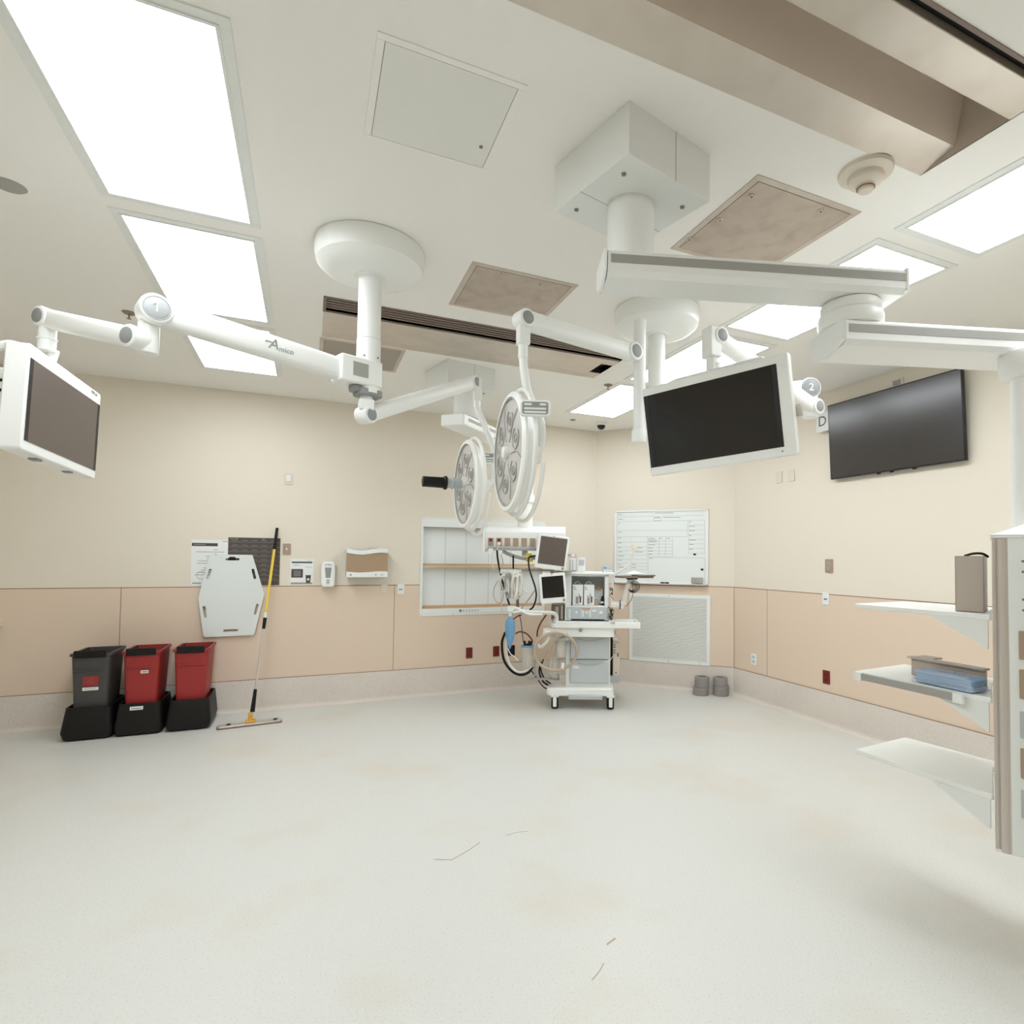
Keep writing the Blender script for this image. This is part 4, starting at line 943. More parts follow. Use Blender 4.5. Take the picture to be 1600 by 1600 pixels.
# items on the machine
def fbox(name, px0, px1, py0, py1, y0, dep, m_, label, cat, bevel=.003, group=None):
    c = FA @ P((X(px0)+X(px1))/2, y0+dep/2, Z(py1)); t2 = thing(name, label, cat, c, -YAW, group)
    MB(FA).b(X(px0), X(px1), y0, y0+dep, Z(py1), Z(py0)).build('body', m_, t2, bevel=bevel); return t2
for k, (a, b_, l) in enumerate(((891, 907.5, 'left white carton on the open machine shelf'), (909, 925.5, 'right white carton on the open machine shelf'))):
    t2 = fbox('carton', a, b_, 919.5, 952, .12, .12, M['paper'], l, 'box', .001, 'cartons on the machine shelf')
    mb = MB(FA); mb.b(X(a+1.5), X(a+4), .118, .12, Z(925), Z(923)).b(X(a+1.5), X(a+6), .118, .12, Z(927.5), Z(926.5)).torus((X(a+8), .119, Z(937-k*1)), (0, 1, 0), .018, .004, 20, 6, a0=.5, a1=4.5).b(X(a+5), X(a+9.5), .118, .12, Z(950), Z(940))
    mb.build('print', M['inkl'], t2); MB(FA).b(X(a+11), X(a+13.5), .117, .12, Z(948), Z(938)).build('dark_print', M['darkp'], t2)
    MB(FA).tube([(X(a+3), .18, Z(919)), (X(a+5), .18, Z(916)), (X(a+9), .18, Z(915)), (X(a+12), .18, Z(919))], .006, 8).build('carrying_tab', M['greyp'], t2)
t2 = fbox('plastic_basket', 926.5, 940, 927, 952, .22, .12, M['paper'], 'small white bin at the back of the open machine shelf', 'bin')
fbox('vial_box', 929, 936, 924, 928, .18, .05, mat('rust_label', srgb(190, 104, 84), .5), 'tiny rust-red box on top of the small white bin', 'box', .001)
fbox('tag_box', 925.8, 931.5, 943, 952, .13, .04, M['gunm'], 'small brown-grey square box on the machine shelf', 'box', .001)
c = FA @ P(X(939), .15, Z(952)); t2 = thing('bottle', 'small black bottle at the right end of the machine shelf', 'bottle', c)
mb = MB(FA); mb.lathe([(.018, 0), (.018, .06), (.009, .075), (.009, .095), (0, .095)], (X(938.8), .15, Z(952)), (0, 0, 1), 18); mb.build('body', M['black'], t2)
MB(FA).cyl((X(938.8), .15, Z(949)), (X(938.8), .15, Z(946)), .0185, n=18).build('label_band', M['paper'], t2)
# on top slab
t2 = fbox('printer', 884, 896.5, 877, 898.5, .15, .2, M['white2'], 'white box-shaped device on top of the machine, behind the grey screen', 'device')
mb = MB(FA); mb.lathe([(.0, .03), (.03, .028), (.05, .02), (.055, 0)], (X(889), .22, Z(874)), (0, 0, 1), 24).b(X(884), X(896), .16, .3, Z(877), Z(874)); mb.build('domed_lid', M['alu'], t2)
MB(FA).b(X(886), X(887), .147, .15, Z(897), Z(880)).b(X(890), X(891), .147, .15, Z(897), Z(880)).build('groove', M['stripe'], t2)
t2 = fbox('module_box', 898, 911, 876, 898.5, .13, .18, M['paper'], 'upright white module with grey window on top of the machine', 'device')
MB(FA).b(X(900), X(909), .127, .13, Z(889), Z(880)).build('window', M['greyp'], t2)
MB(FA).b(X(880), X(896), .08, .13, Z(898.5), Z(896.5)).build('slot_tray', M['stripe'], t2)
t2 = fbox('infusion_controller', 938, 956, 889.5, 899, .12, .1, M['greyp'], 'small grey controller with blue display at the right end of the machine top', 'device')
MB(FA).b(X(940), X(945), .117, .12, Z(894), Z(891)).build('display', M['blue'], t2)
mb = MB(FA)
for a in (941, 945.5, 950): mb.b(X(a), X(a+2.6), .117, .12, Z(898), Z(895.5))
mb.build('keys', M['paper'], t2)
# keyboard tray items
c = FA @ P(X(985), .05, Z(905)); t2 = thing('keyboard', 'dark keyboard tray on the swing arm in front of the whiteboard', 'keyboard', c, -YAW)
fk = FA @ Matrix.Translation((X(989), .05, Z(905.5))) @ Matrix.Rotation(.35, 4, 'Z')
mb = MB(fk); mb.b(-.19, .16, -.11, .11, -.012, .008); mb.build('tray', M['slat'], t2, bevel=.004)
MB(fk).b(-.03, .17, -.13, .02, .008, .022).build('mouse_pad', M['slat'], t2, bevel=.003)
MB(fk).b(-.08, .02, -.02, .04, -.03, -.012).build('mount_plate', M['black'], t2)
t2 = thing('paper_stack', 'crumpled white paper lying on the keyboard tray', 'paper', fk @ P(.0, 0, .025))
mb = MB(fk); n = 9; vs = []; fs = []
for i in range(n):
    for j in range(n):
        e = math.exp(-((i-4)**2+(j-4)**2)/7)
        vs.append((-.12+.22*i/(n-1), -.08+.15*j/(n-1), .026+e*.035*random.uniform(.5, 1.2)+random.uniform(0, .003)))
for i in range(n-1):
    for j in range(n-1): fs.append((i*n+j, (i+1)*n+j, (i+1)*n+j+1, i*n+j+1))
mb.add(vs, fs); mb.b(-.13, .13, -.09, .08, .022, .0245); mb.build('sheets', M['paper'], t2)

# ------------------------------------------------------------------ back wall items
def wallthing(name, label, cat, fr, u, v, group=None):
    return thing(name, label, cat, fr @ P(u, v, 0), 0, group)
# recessed cabinet
t = thing('recessed_wall_cabinet', 'white framed recessed wall cabinet with wood-edged shelves', 'cabinet', (1.86, D, .875))
mb = MB(FB)
mb.b(1.128, 1.155, .875, 1.968, 0, .012).b(2.575, 2.605, .875, 1.968, 0, .012).b(1.155, 2.575, 1.862, 1.968, 0, .012).b(1.155, 2.575, .875, .955, 0, .012)
mb.b(1.155, 2.575, 1.955, 1.968, .012, .016).b(1.155, 2.575, 1.862, 1.872, .012, .02).b(1.155, 2.575, .905, .912, .012, .016)
mb.build('frame', M['white2'], t, bevel=.002)
mb = MB(FB); d_ = -.08
mb.b(1.15, 2.585, .95, 1.87, d_-.01, d_).b(1.14, 1.15, .95, 1.87, d_, 0).b(2.585, 2.595, .95, 1.87, d_, 0).b(1.15, 2.585, 1.87, 1.88, d_, 0).b(1.15, 2.585, .94, .95, d_, 0)
bk = mb.build('back_panel', M['niche'], t)
mb = MB(FB)
for xx in (1.42, 1.66, 1.93, 2.2): mb.b(xx-.006, xx+.006, .95, 1.87, d_, d_+.002)
mb.build('back_seam', mat('seam_grey', srgb(222, 228, 228), .4), bk)
MB(FB).b(1.15, 2.585, 1.405, 1.42, d_, .002).m(1).b(1.15, 2.585, 1.42, 1.428, d_, -.004).m(0).b(1.15, 2.585, 1.428, 1.455, d_, d_+.02).build('shelf', [M['wood'], M['offw']], t)
MB(FB).b(1.15, 2.585, .95, .985, d_, d_+.02).b(1.15, 2.585, .948, .957, d_+.02, .0).build('bottom_ledge', M['wood'], t)
MB(FB).b(1.155, 2.575, 1.86, 1.866, d_+.02, .014).build('top_gap', M['joint'], t)
for k in range(2):
    MB(FB).b(1.57, 1.595, .925-k*.018, .937-k*.018, .012, .015).build('dark_socket', M['black'], t)
mb = MB(FB)
for k in range(6): 
    for j in range(2): mb.b(1.61+k*.034, 1.624+k*.034, .922-j*.018, .932-j*.018, .012, .0135)
mb.build('socket_row', M['capg'], t)
mb = MB(FB)
for x_, z_ in ((1.14, 1.955), (1.14, .89), (1.5, .887), (1.9, 1.955), (2.59, 1.955)): mb.cyl((x_, z_, .012), (x_, z_, .0135), .004, n=8)
mb.build('screw', M['joint'], t)
# small wall plates
def wallplate(fr, u, v, w_, h_, m_, name, label, cat, detail=None, dm=None, th=.007, group=None):
    t = wallthing(name, label, cat, fr, u, v, group)
    MB(fr).prism(rrect(u-w_/2, u+w_/2, v-h_/2, v+h_/2, .004, 2), .004 if v < W else 0, .004+th).build('plate', m_, t, bevel=.0015)
    z = .004+th
    if detail == 'duplex':
        mb = MB(fr)
        for dv in (.2*h_, -.2*h_): mb.prism(rrect(u-w_*.22, u+w_*.22, v+dv-h_*.12, v+dv+h_*.12, .004, 2), z, z+.002)
        mb.build('socket', dm, t)
    elif detail == 'toggle': MB(fr).b(u-.005, u+.005, v-.012, v+.012, z, z+.012).build('toggle', dm, t)
    elif detail == 'box': MB(fr).b(u-w_*.28, u+w_*.28, v-h_*.28, v+h_*.28, z, z+.012).build('cover', dm, t, bevel=.002)
    elif detail == 'pair': MB(fr).b(u-.016, u-.004, v-.012, v, z, z+.002).b(u+.004, u+.016, v-.012, v, z, z+.002).build('jack', dm, t)
    elif detail == 'screws': MB(fr).cyl((u, v+h_*.4, z), (u, v+h_*.4, z+.001), .003, n=8).cyl((u, v-h_*.4, z), (u, v-h_*.4, z+.001), .003, n=8).build('screw', dm, t)
    return t
wallplate(FB, -.2, 2.307, .08, .115, M['offw'], 'thermostat', 'small ivory wall box high on the back wall', 'thermostat', 'box', M['paper'])
wallplate(FB, -.199, 1.593, .072, .11, M['gunm'], 'light_switch', 'brown-grey switch plate right of the dark poster', 'light switch', 'toggle', M['paper'])
wallplate(FB, .751, 1.185, .068, .11, M['offw'], 'blank_wall_plate', 'blank ivory wall plate below the towel dispenser', 'wall plate', 'screws', M['joint_light'])
wallplate(FB, .924, 1.179, .072, .115, M['paper'], 'data_outlet', 'white wall outlet with two black jacks left of the wall cabinet', 'outlet', 'pair', M['black'])
for x_, l in ((1.694, 'leftmost dark red outlet low on the back wall'), (2.012, 'middle dark red outlet low on the back wall'),):
    wallplate(FB, x_, .444, .075, .12, M['redp'], 'power_outlet', l, 'outlet', 'duplex', mat('deep_red', srgb(96, 20, 20), .5), group='red power outlets')
wallplate(FB, 2.195, .444, .085, .12, M['black'], 'power_outlet', 'black outlet plate low on the back wall beside the blue bag', 'outlet', 'duplex', M['blackd'])
# small wall shelf at left edge
single(MB(FB).b(-2.75, -2.356, .90, .938, 0, .25), 'wall_shelf', M['offw'], 'end of a white wall ledge at the far left edge', 'shelf', (-2.55, D, .9), bevel=.003)
# posters
def sheet(fr, u0, u1, v0, v1, z=.001): return MB(fr).b(u0, u1, v0, v1, z, z+.001)
t = wallthing('wall_poster', 'white poster with dark heading, left one behind the white board', 'poster', FB, -.86, 1.24)
sheet(FB, -1.016, -.70, 1.236, 1.672, .002).build('sheet', M['paper'], t)
mb = MB(FB); mb.b(-1.012, -.80, 1.61, 1.64, .003, .0034); mb.build('heading_bar', M['darkp'], t)
mb = MB(FB)
for k in range(14): mb.b(-.99+random.uniform(0, .2), -.95+random.uniform(.02, .22), 1.575-.022*k, 1.580-.022*k, .003, .0034)
mb.b(-.76, -.705, 1.654, 1.66, .003, .0034).b(-1.0, -.93, 1.25, 1.262, .003, .0034).torus((-.93, 1.33, .0035), (0, 0, 1), .035, .0015, 24, 4)
mb.b(-.995, -.9, 1.622, 1.628, .0034, .0038)
mb.build('print', M['inkl'], t)
t = wallthing('wall_poster', 'dark brown chart poster behind the white board and mop pole', 'poster', FB, -.48, 1.24)
sheet(FB, -.712, -.258, 1.232, 1.70, .004).build('sheet', M['darkp'], t)
mb = MB(FB)
for k in range(9): mb.b(-.712, -.262, 1.655-.047*k, 1.657-.047*k, .005, .0054)
mb.b(-.695, -.67, 1.684, 1.690, .005, .0054).b(-.66, -.63, 1.684, 1.690, .005, .0054).b(-.42, -.395, 1.683, 1.690, .005, .0054)
for k in range(9): 
    for j in range(5): mb.b(-.68+j*.085, -.63+j*.085, 1.670-.047*k, 1.673-.047*k, .005, .0052)
mb.build('print', M['capg'], t)
t = wallthing('notice_sheet', 'small white notice with black square and bin picture', 'notice', FB, -.05, 1.23)
sheet(FB, -.162, .055, 1.23, 1.498).build('sheet', M['paper'], t)
mb = MB(FB); mb.b(-.15, .04, 1.452, 1.468, .002, .0024).b(-.152, -.045, 1.305, 1.392, .002, .0024)
mb.prism([(-.014, 1.25), (.024, 1.25), (.03, 1.325), (-.02, 1.325)], .0022, .0026); mb.b(-.022, .032, 1.325, 1.33, .002, .0026)
mb.build('black_print', M['darkp'], t)
MB(FB).b(-.155, .045, 1.238, 1.256, .0018, .0022).build('brown_band', M['gunm'], t)
mb = MB(FB); mb.b(-.14, -.06, 1.425, 1.43, .002, .0024).b(-.13, -.09, 1.435, 1.44, .002, .0024).b(-.03, .035, 1.41, 1.416, .002, .0024).b(0, .035, 1.48, 1.484, .002, .0024)
for k in range(5): mb.b(-.13, -.065, 1.37-.012*k, 1.373-.012*k, .0024, .0028)
mb.build('grey_print', M['greyp'], t)
MB(FB).lathe([(.012, 0), (.012, .0006), (0, .0006)], (.005, 1.287, .0026), (0, 0, 1), 16).build('bin_emblem', M['paper'], t)
# sanitizer dispenser
t = wallthing('soap_dispenser', 'white wall dispenser with small dark window between notice and towel box', 'dispenser', FB, .19, 1.21)
mb = MB(FB); mb.prism(rrect(.122, .258, 1.208, 1.472, .04, 6), .004, .09); mb.build('body', M['white'], t, bevel=.016, seg=3)
MB(FB).prism([(.158, 1.41), (.222, 1.41), (.212, 1.305), (.168, 1.305)], .09, .092).build('window', M['capg'], t)
MB(FB).b(.175, .205, 1.24, 1.29, .09, .091).build('drip_label', M['greyp'], t)
mb = MB(FB); mb.text('PURELL', .022, Matrix.Translation((.19, 1.437, .091)), .0006, .3); mb.build('lettering', M['ink'], t)
# towel dispenser
t = wallthing('towel_dispenser', 'paper towel dispenser with brown front and silver bands', 'dispenser', FB, .56, 1.31)
mb = MB(FB); mb.b(.36, .76, 1.315, 1.60, .0, .16); mb.build('case', M['greyp'], t, bevel=.012)
def wave(u, a=.012): return a*math.sin((u-.36)/.40*2*PI+2.6)
N = 16
mb = MB(FB); us = [.358+.404*k/N for k in range(N+1)]
top = [(u, 1.555+wave(u)) for u in us]; bot = [(u, 1.365+wave(u, .006)) for u in us]
mb.prism(bot+top[::-1], .16, .185); mb.build('front_panel', M['brownw'], t, bevel=.002)
mb = MB(FB); mb.prism(top+[(u, 1.60+wave(u)) for u in us][::-1], .15, .195); mb.build('top_band', M['white2'], t, bevel=.004)
mb = MB(FB); mb.prism([(u, 1.312) for u in us]+[(u, 1.368+wave(u, .006)) for u in us][::-1], .15, .19); mb.build('bottom_band', M['white2'], t, bevel=.004)
MB(FB).b(.39, .41, 1.33, 1.345, .19, .191).b(.64, .65, 1.33, 1.345, .19, .191).b(.69, .72, 1.335, 1.34, .19, .191).build('marks', M['capg'], t)
MB(FB).lathe([(.07, 0), (.05, .018), (0, .025)], (.62, 1.60, .1), (0, 1, 0), 24).build('roll_bulge', M['alu'], t)
# white transfer board hung over poster
t = wallthing('transfer_board', 'white six-sided transfer board with hand slots hanging on the wall', 'board', FB, -.66, .76)
outer = [(-.845, 1.531), (-.50, 1.531), (-.385, 1.145), (-.462, .762), (-.475, .748), (-.875, .745), (-.89, .758), (-.94, 1.118), (-.858, 1.52)]
def slot(cx_, cy_, L, ang, w_=.017):
    p = []
    for s_, b0 in ((1, -90), (-1, 90)):
        for k in range(7):
            a = math.radians(b0+180*k/6); p.append((s_*(L/2-w_)+w_*math.cos(a), w_*math.sin(a)))
    c_, sn = math.cos(ang), math.sin(ang); return [(cx_+x*c_-y*sn, cy_+x*sn+y*c_) for x, y in p]
slots = [slot(-.668, 1.487, .12, 0, .011), slot(-.665, .80, .125, 0, .011), slot(-.482, 1.345, .105, 1.80, .012), slot(-.858, 1.345, .105, 1.36, .012), slot(-.885, .985, .11, 1.72, .012), slot(-.452, 1.0, .11, 1.36, .012)]
mb = MB(); mb.holed(outer, slots, .018, FB @ Matrix.Translation((0, 0, .035)), .0)
mb.build('board', mat('board_plastic', srgb(230, 235, 232), .45), t, bevel=.003)
mb = MB(FB); mb.b(-.695, -.645, 1.488, 1.51, .005, .05).b(-.695, -.645, 1.478, 1.49, .0, .02); mb.build('wall_hook', M['black'], t, bevel=.003)
# mop leaning on wall
T0 = P(-.289, 6.452, 1.80); T1 = P(-.43, 6.035, .10); dd = (T1-T0)
t = thing('flat_mop', 'flat mop with yellow upper pole leaning against the back wall', 'mop', (-.43, 6.02, 0))
def seg_(a, b, r, n_, m_, r1=None):
    MB().cyl(T0+dd*a, T0+dd*b, r, r1, n=16).build(n_, m_, t)
seg_(0, .125, .014, 'grip', M['black']); seg_(.12, .48, .0125, 'sleeve', M['yellow']); seg_(.48, .515, .0125, 'label_sleeve', M['paper']); seg_(.51, .57, .017, 'collar', M['black'], .014)
seg_(.56, .93, .0095, 'pole', M['alu']); seg_(.885, 1.0, .014, 'socket', M['black'], .020)
fm = rotz((-.445, 5.975, 0), math.radians(3)); fm = Matrix.Translation((-.44, 5.985, 0)) @ Matrix.Rotation(math.radians(6), 4, 'Z')
MB(fm).prism(rrect(-.255, .25, -.055, .055, .03), .008, .022).build('head', M['alu'], t, bevel=.003)
MB(fm).prism(rrect(-.262, .257, -.06, .06, .03), .0, .008).build('pad', M['slat'], t)
MB(fm).b(-.04, .04, -.03, .03, .022, .045).b(-.02, .02, -.02, .05, .045, .10).build('swivel', mat('orange_swivel', srgb(220, 170, 70), .5), t, bevel=.004)
for x_ in (-.17, .2): MB(fm).rcyl((x_, 0, .022), (x_, 0, .03), .018, .003, 16).build('clip', M['black'], t)

# ------------------------------------------------------------------ bins on dollies
def waste_bin(x0, x1, m_, label, kind, dl):
    yf = 6.03; yb = 6.44; zb, zt = .13, .70
    cx_ = (x0+x1)/2; w_ = x1-x0
    d = thing('bin_dolly', dl, 'dolly', (cx_, (yf+yb)/2, 0), 0, 'black bin dollies')
    # tub, open at the top, flared bottom
    def ring(xa, xb, ya, yb_, z, r=.04): return [(x, y, z) for x, y in rrect(xa, xb, ya, yb_, r, 4)]
    X0, X1 = x0-.02, x1+.02
    rings = [ring(X0-.008, X1+.008, yf-.05, yb+.0, .012), ring(X0-.022, X1+.022, yf-.065, yb+.0, .07), ring(X0+.0, X1+.0, yf-.03, yb+.0, .265), ring(X0+.012, X1-.012, yf-.018, yb-.012, .265), ring(X0+.02, X1-.02, yf-.01, yb-.02, .06)]
    mb = MB(); n = len(rings[0])
    for rg in rings: mb.v += [Vector(p) for p in rg]
    for i in range(len(rings)-1):
        for k in range(n): mb.f.append([i*n+k, i*n+(k+1) % n, (i+1)*n+(k+1) % n, (i+1)*n+k]); mb.mi.append(0)
    mb.f.append(list(range(n))[::-1]); mb.mi.append(0); mb.f.append(list(range(4*n, 5*n))); mb.mi.append(0)
    mb.build('tub', M['black'], d)
    mb = MB()
    for x in (x0, x1):
        for y in (yf+.03, yb-.05): mb.rcyl((x-.012, y, .022), (x+.012, y, .022), .022, .004, 16)
    mb.build('casters', M['blackd'], d)
    t = thing('waste_bin', label, 'waste bin', (cx_, (yf+yb)/2, .065), 0, 'slim waste bins')
    o = .022
    R_ = [ring(x0+.025, x1-.025, yf+.03, yb-.03, .066, .03), ring(x0, x1, yf+.0, yb-.0, zt-.02, .03), ring(x0-.012, x1+.012, yf-.012, yb+.012, zt-.02, .03), ring(x0-.012, x1+.012, yf-.012, yb+.012, zt, .03),
          ring(x0+.006, x1-.006, yf+.006, yb-.006, zt, .03), ring(x0+.03, x1-.03, yf+.035, yb-.035, .08, .03)]
    mb = MB(); n = len(R_[0])
    for rg in R_: mb.v += [Vector(p) for p in rg]
    for i in range(len(R_)-1):
        for k in range(n): mb.f.append([i*n+k, i*n+(k+1) % n, (i+1)*n+(k+1) % n, (i+1)*n+k]); mb.mi.append(0)
    mb.f.append(list(range(n))[::-1]); mb.mi.append(0); mb.f.append(list(range(5*n, 6*n))); mb.mi.append(0)
    mb.build('body', m_, t)
    # raised rear rim and front pour handle
    MB().b(cx_-w_*.42, cx_+w_*.40, yf-.020, yf-.004, zt-.034, zt+.028).build('pour_handle', M['black'], t, bevel=.006)
    f_ = wf((0, yf+.006, 0), (1, 0, 0), (0, -1, 0))
    MB(f_).b(cx_-w_*.40, cx_+w_*.40, zt-.145, zt-.135, -.004, .012).build('moulded_rib', m_, t, bevel=.003)
    MB().b(x0+.02, x1-.02, yf+.02, yf+.024, zt-.05, zt+.0).b(x0+.012, x0+.02, yf+.02, yb-.02, zt-.06, zt+.0).b(x1-.02, x1-.012, yf+.02, yb-.02, zt-.06, zt+.0).build('liner', M['blackd'], t)
    if kind == 'grey':
        f2 = wf((0, yf+.0115, 0), (1, 0, 0), (0, -1, 0))
        MB(f2).prism(rrect(cx_-.05, cx_+.055, .43, .51, .01, 3), -.004, .006).build('red_label', M['red'], t)
        mb = MB(f2)
        for k in range(3):
            a = PI/2+k*2*PI/3; mb.torus((cx_+.002+.012*math.cos(a), .468+.012*math.sin(a), .0065), (0, 0, 1), .011, .0018, 18, 4, a0=a-PI/2-2.2, a1=a-PI/2+2.2)
        mb.torus((cx_+.002, .468, .0065), (0, 0, 1), .007, .0012, 14, 4); mb.build('biohazard_mark', M['slat'], t)
        MB(f2).b(cx_-.05, cx_+.055, .395, .420, -.004, .007).build('white_label', M['paper'], t)
        MB(f2).b(cx_-.04, cx_+.045, .410, .4125, .007, .0075).b(cx_-.04, cx_+.03, .403, .405, .007, .0075).build('print', M['ink'], t)
    if kind == 'mid':
        f2 = wf((0, yf+.0115, 0), (1, 0, 0), (0, -1, 0))
        MB(f2).b(cx_-.005, cx_+.05, .51, .535, -.004, .007).build('white_label', M['paper'], t)
        MB(f2).b(cx_+.004, cx_+.04, .519, .526, .007, .0075).build('print', M['ink'], t)
        f3 = wf((0, yf-.044, 0), (1, 0, 0), (0, -1, 0))
        MB(f3).b(cx_-.06, cx_+.03, .215, .242, -.012, .004).build('white_label', M['paper'], d)
        MB(f3).b(cx_-.05, cx_+.02, .225, .231, .004, .0045).build('print', M['ink'], d)
waste_bin(-1.755, -1.49, M['bin'], 'charcoal slim waste bin with red and white labels', 'grey', 'black dolly under the charcoal bin')
waste_bin(-1.405, -1.145, M['red'], 'red slim waste bin with small white label, middle of three', 'mid', 'black dolly under the middle red bin, with white label')
waste_bin(-1.045, -.79, M['red'], 'red slim waste bin without label, nearest the mop', 'plain', 'black dolly under the right red bin, nearest the mop')

# ------------------------------------------------------------------ corner wall items
def grille():
    u0, u1, v0, v1 = .453, 1.424, .30, 1.115
    t = wallthing('wall_grille', 'large white louvred air grille below the whiteboard', 'air grille', FC, .94, .3)
    mb = MB(FC); fwid = .042
    mb.b(u0, u1, v0, v0+fwid, .004, .02).b(u0, u1, v1-fwid, v1, .004, .02).b(u0, u0+fwid, v0+fwid, v1-fwid, .004, .02).b(u1-fwid, u1, v0+fwid, v1-fwid, .004, .02)
    mb.build('frame', M['white2'], t, bevel=.003)
    MB(FC).b(u0+fwid, u1-fwid, v0+fwid, v1-fwid, .004, .006).build('dark_back', mat('grille_back', srgb(176, 160, 146), .7), t)
    mb = MB(FC); ns = 42
    for k in range(ns):
        v = v0+fwid+(v1-v0-2*fwid)*(k+.5)/ns
        a, b_ = u0+fwid, u1-fwid
        mb.add([(a, v-.005, .018), (b_, v-.005, .018), (b_, v+.005, .009), (a, v+.005, .009), (a, v-.0035, .019), (b_, v-.0035, .019), (b_, v+.0065, .010), (a, v+.0065, .010)],
               [(0, 1, 2, 3), (7, 6, 5, 4), (0, 4, 5, 1), (1, 5, 6, 2), (2, 6, 7, 3), (3, 7, 4, 0)])
    mb.build('louvres', M['white'], t)
    mb = MB(FC)
    for uu_, vv_ in (((u0+u1)/2, v0+.02), (u1-.12, v0+.02), ((u0+u1)/2, v1-.02)): mb.cyl((uu_, vv_, .02), (uu_, vv_, .0215), .006, n=10)
    mb.build('screw', M['sprk'], t)
grille()
def wboard():
    u0, u1, v0, v1 = .256, 1.40, 1.235, 2.125
    t = wallthing('whiteboard', 'whiteboard with printed patient form grid on the angled corner wall', 'whiteboard', FC, .83, 1.23)
    MB(FC).b(u0, u1, v0, v1, 0, .014).build('panel', M['board'], t)
    mb = MB(FC); g = .02
    mb.b(u0, u1, v1-g, v1, .0, .022).b(u0, u1, v0, v0+g, 0, .022).b(u0, u0+g, v0, v1, 0, .022).b(u1-g, u1, v0, v1, 0, .022); mb.build('frame', M['greyp'] if False else M['white2'], t, bevel=.002)
    MB(FC).b(u0+.05, u1-.02, v0-.006, v0+.006, .0, .07).build('pen_tray', M['alu'], t, bevel=.002)
    # lines: crop pixel coords -> board; crop board spans x 120..1470, y (115..1215 left)
    def U(x): return u0+(x-105)/(1472-105)*(u1-u0)
    def V(y): return v1-(y-85)/(1215-85)*(v1-v0)
    mb = MB(FC); th = .0022
    def hl(xa, xb, y): mb.b(U(xa), U(xb), V(y)-th/2, V(y)+th/2, .014, .0146)
    def vl(x, ya, yb): mb.b(U(x)-th/2, U(x)+th/2, V(yb), V(ya), .014, .0146)
    hl(145, 672, 118); hl(145, 672, 182); vl(672, 118, 182); hl(145, 1180, 255); hl(145, 1180, 400); hl(145, 1180, 495); vl(1180, 250, 495); vl(145, 118, 1000)
    hl(700, 1410, 110); hl(820, 1410, 180)
    for y in (578, 655, 712, 776, 845, 908, 955, 1003): hl(145, 600, y)
    vl(600, 495, 1003); vl(400, 655, 776); vl(362, 908, 1003)
    for y in (560, 608, 660, 710, 757, 803): hl(618, 972, y)
    for x in (618, 775, 870, 972): vl(x, 505, 803)
    hl(618, 1425, 812); vl(618, 812, 1190); vl(1422, 812, 1190)
    for y in (250, 325, 398, 466, 540, 605, 672, 748): hl(1198, 1422, y)
    vl(1198, 250, 748); vl(1420, 250, 748)
    mb.build('form_lines', M['inkl'], t)
    mb = MB(FC)
    def dash(x, y, w_): mb.b(U(x), U(x+w_), V(y)-.0032, V(y)+.0032, .014, .0145)
    for x, y, w_ in ((158, 147, 62), (158, 220, 75), (158, 287, 32), (158, 424, 55), (158, 514, 55), (158, 590, 58), (158, 667, 45), (415, 667, 112), (158, 730, 75), (415, 730, 128), (158, 795, 95), (158, 861, 64), (158, 925, 50), (380, 925, 52), (158, 973, 98), (380, 973, 52), (158, 1035, 40),
                     (622, 522, 92), (622, 548, 118), (622, 574, 118), (622, 621, 96), (622, 668, 58), (622, 718, 68), (622, 765, 55), (780, 521, 38), (882, 521, 52), (628, 829, 52),
                     (1205, 270, 28), (1205, 342, 80), (1205, 409, 80), (1205, 480, 30), (1205, 548, 92), (1205, 613, 62), (1205, 684, 58), (710, 135, 270), (830, 203, 250), (712, 205, 70)): dash(x, y, w_)
    mb.b(U(698), U(802), V(192)-.002, V(192)+.002, .014, .015).b(U(698), U(802), V(250)-.002, V(250)+.002, .014, .015).b(U(698), U(702), V(250), V(192), .014, .015).b(U(799), U(802), V(250), V(192), .014, .015)
    mb.build('form_print', M['inkl'], t)
    for k, (x, y) in enumerate(((1283, 762), (1387, 985))):
        single(MB(FC).b(U(x)-.014, U(x)+.014, V(y)-.010, V(y)+.010, .0145, .022), 'board_magnet', M['black'], ['black magnet under the right column of the whiteboard', 'black magnet near the right edge of the whiteboard'][k], 'magnet', FC @ P(U(x), V(y), .0145), 'whiteboard magnets', .001)
    single(MB(FC).b(U(1242), U(1398), V(1190), V(1105), .0145, .05), 'board_eraser', M['stripe'], 'grey eraser block at the lower right of the whiteboard', 'eraser', FC @ P(U(1320), V(1190), .02), None, .003)
    for k, x in enumerate((835, 900)):
        a = FC @ P(U(x)-.025, v0+.016, .045); b_ = FC @ P(U(x)+.025, v0+.016, .045)
        single(MB().rcyl(a, b_, .008, .002, 12), 'marker_pen', M['black'], ['left dark marker pen on the whiteboard tray', 'right dark marker pen on the whiteboard tray'][k], 'marker', a, 'markers on the whiteboard tray')
wboard()
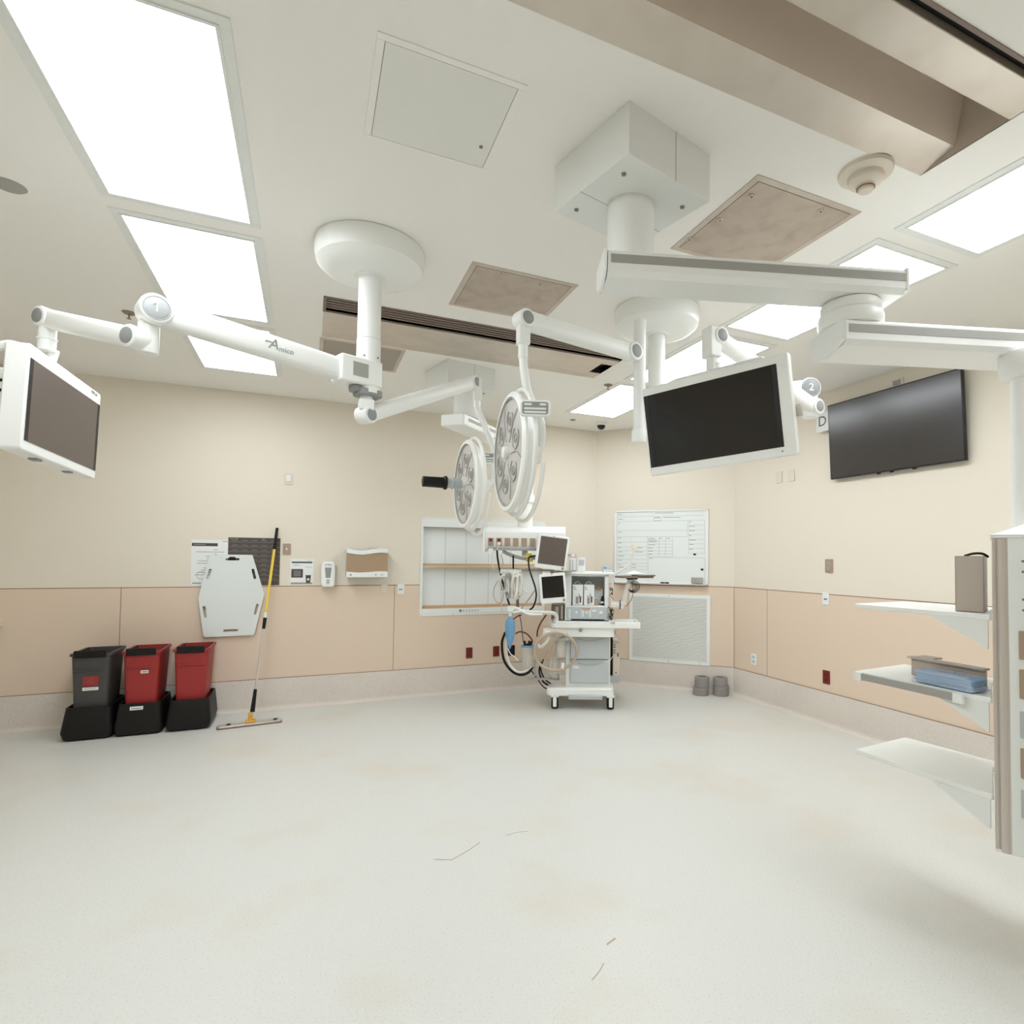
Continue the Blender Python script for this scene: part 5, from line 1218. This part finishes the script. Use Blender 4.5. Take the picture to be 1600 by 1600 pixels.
# grey rings on the floor
def puck(x, y, z, h, r, l, cat='riser'):
    t = thing('grey_cylinder', l, 'cylinder', (x, y, z), 0, 'grey hollow cylinders on the floor')
    MB().lathe([(r-.035, .004), (r-.035, h-.003), (r-.032, h), (r-.006, h), (r, h-.006), (r, .006), (r-.004, 0), (r-.035, 0), (r-.035, .004)], (x, y, z), (0, 0, 1), 36).build('ring', M['cyl'], t)
    MB().cyl((x, y, z+.002), (x, y, z+h*.6), r-.034, n=30).build('core', M['slat'], t)
puck(4.10, 5.42, 0, .085, .088, 'lower grey cylinder of the left stack in the corner')
puck(4.115, 5.415, .085, .12, .082, 'upper hollow grey cylinder of the left stack in the corner')
puck(4.30, 5.315, 0, .115, .088, 'lower grey cylinder of the right stack in the corner')
puck(4.29, 5.31, .115, .09, .080, 'upper hollow grey cylinder of the right stack in the corner')

# ------------------------------------------------------------------ right wall items
def ur(y): return YB-y
wallplate(FR, ur(4.581), 2.398, .085, .12, M['offw'], 'blank_wall_plate', 'left of two blank ivory plates high on the right wall', 'wall plate', 'screws', M['joint_light'])
wallplate(FR, ur(4.414), 2.398, .085, .12, M['offw'], 'blank_wall_plate', 'right of two blank ivory plates high on the right wall', 'wall plate', 'screws', M['joint_light'])
wallplate(FR, ur(3.951), 1.488, .085, .125, M['gunm'], 'wall_switch', 'brown-grey switch plate on the right wall above the panel line', 'wall switch', 'duplex', M['stripe'])
wallplate(FR, ur(3.989), 1.18, .075, .115, M['paper'], 'data_outlet', 'white outlet with two black jacks on the right wall panel line', 'outlet', 'pair', M['black'])
wallplate(FR, ur(4.955), .452, .08, .12, M['paper'], 'data_outlet', 'white jack plate low on the right wall near the corner', 'outlet', 'duplex', M['greyp'])
wallplate(FR, ur(3.986), .444, .08, .125, M['redp'], 'power_outlet', 'dark red outlet low on the right wall', 'outlet', 'duplex', mat('deep_red_socket', srgb(96, 20, 20), .5), group='red power outlets')
wallplate(FR, ur(3.245), 3.03, .11, .07, M['offw'], 'cable_plate', 'small ivory cable plate just above the wall screen', 'wall plate', 'box', M['stripe'])
# wall tv
tc_ = P(4.385, 3.275, 2.632); tw, th_ = 1.215, .69
n_ = Vector((-1, 0, 0)); tl = .053
u_ = Vector((0, -1, 0)); upv = Vector((0, 0, math.cos(tl)))+n_*math.sin(tl); nn = u_.cross(upv)
ft = Matrix(((u_.x, upv.x, nn.x, tc_.x), (u_.y, upv.y, nn.y, tc_.y), (u_.z, upv.z, nn.z, tc_.z), (0, 0, 0, 1)))
t = thing('wall_screen', 'large black flat screen mounted high on the right wall', 'television', tc_)
MB(ft).b(-tw/2, tw/2, -th_/2, th_/2, -.028, 0).build('housing', M['frameb'], t, bevel=.004)
MB(ft).b(-tw/2+.008, tw/2-.012, -th_/2+.012, th_/2-.010, 0, .0015).build('screen', M['screen_m'], t)
MB(ft).b(-.3, .3, -.2, .2, -.05, -.028).b(.52, .56, -.24, .1, -.045, -.028).build('wall_bracket', M['black'], t, bevel=.004)
mb = MB(ft)
for x_ in (-.12, .0, .2): mb.b(x_-.015, x_+.015, -th_/2-.010, -th_/2, -.02, -.008)
mb.build('foot_tab', M['black'], t)
t = thing('letter_sign', 'white paper sign with a letter D at the left edge of the wall screen', 'sign', (4.39, 4.0, 2.81))
fd = wf((4.40, 3.975, 0), (0, -1, 0), (-1, 0, 0))
MB(fd).b(-.065, .085, 2.755, 2.945, .0, .0025).build('sheet', M['paper'], t)
MB(fd).text('D', .135, Matrix.Translation((.006, 2.848, .003)), .0005).build('letter', M['ink'], t)

# floor scuffs and a scrap
def scuff(pts, r, label):
    mb = MB(); mb.add([(x+o, y+o*.3, .0006) for x, y in pts for o in (-r, r)], [(2*i, 2*i+1, 2*i+3, 2*i+2) for i in range(len(pts)-1)])
    return mb
mb = MB()
for pts, r in (([(.62, 3.0), (.70, 2.96), (.80, 3.02), (.88, 3.08)], .004), ([(.98, 1.93), (1.02, 1.955), (1.06, 1.99)], .003), ([(1.03, 3.1), (1.1, 3.11), (1.16, 3.1)], .003), ([(1.12, 2.08), (1.17, 2.1)], .005)):
    mb.add([(x, y+o, .0006) for x, y in pts for o in (-r, r)], [(2*i, 2*i+1, 2*i+3, 2*i+2) for i in range(len(pts)-1)])
o = struct(mb, 'trim_%d' % (tn[0]+1), mat('scuff', srgb(176, 158, 138), .5))
mb = MB(); mb.b(3.28, 3.30, 5.075, 5.09, .0005, .004)
single(mb, 'paper_scrap', M['paper'], 'tiny white paper scrap on the floor right of the machine', 'paper scrap', (3.29, 5.08, 0))
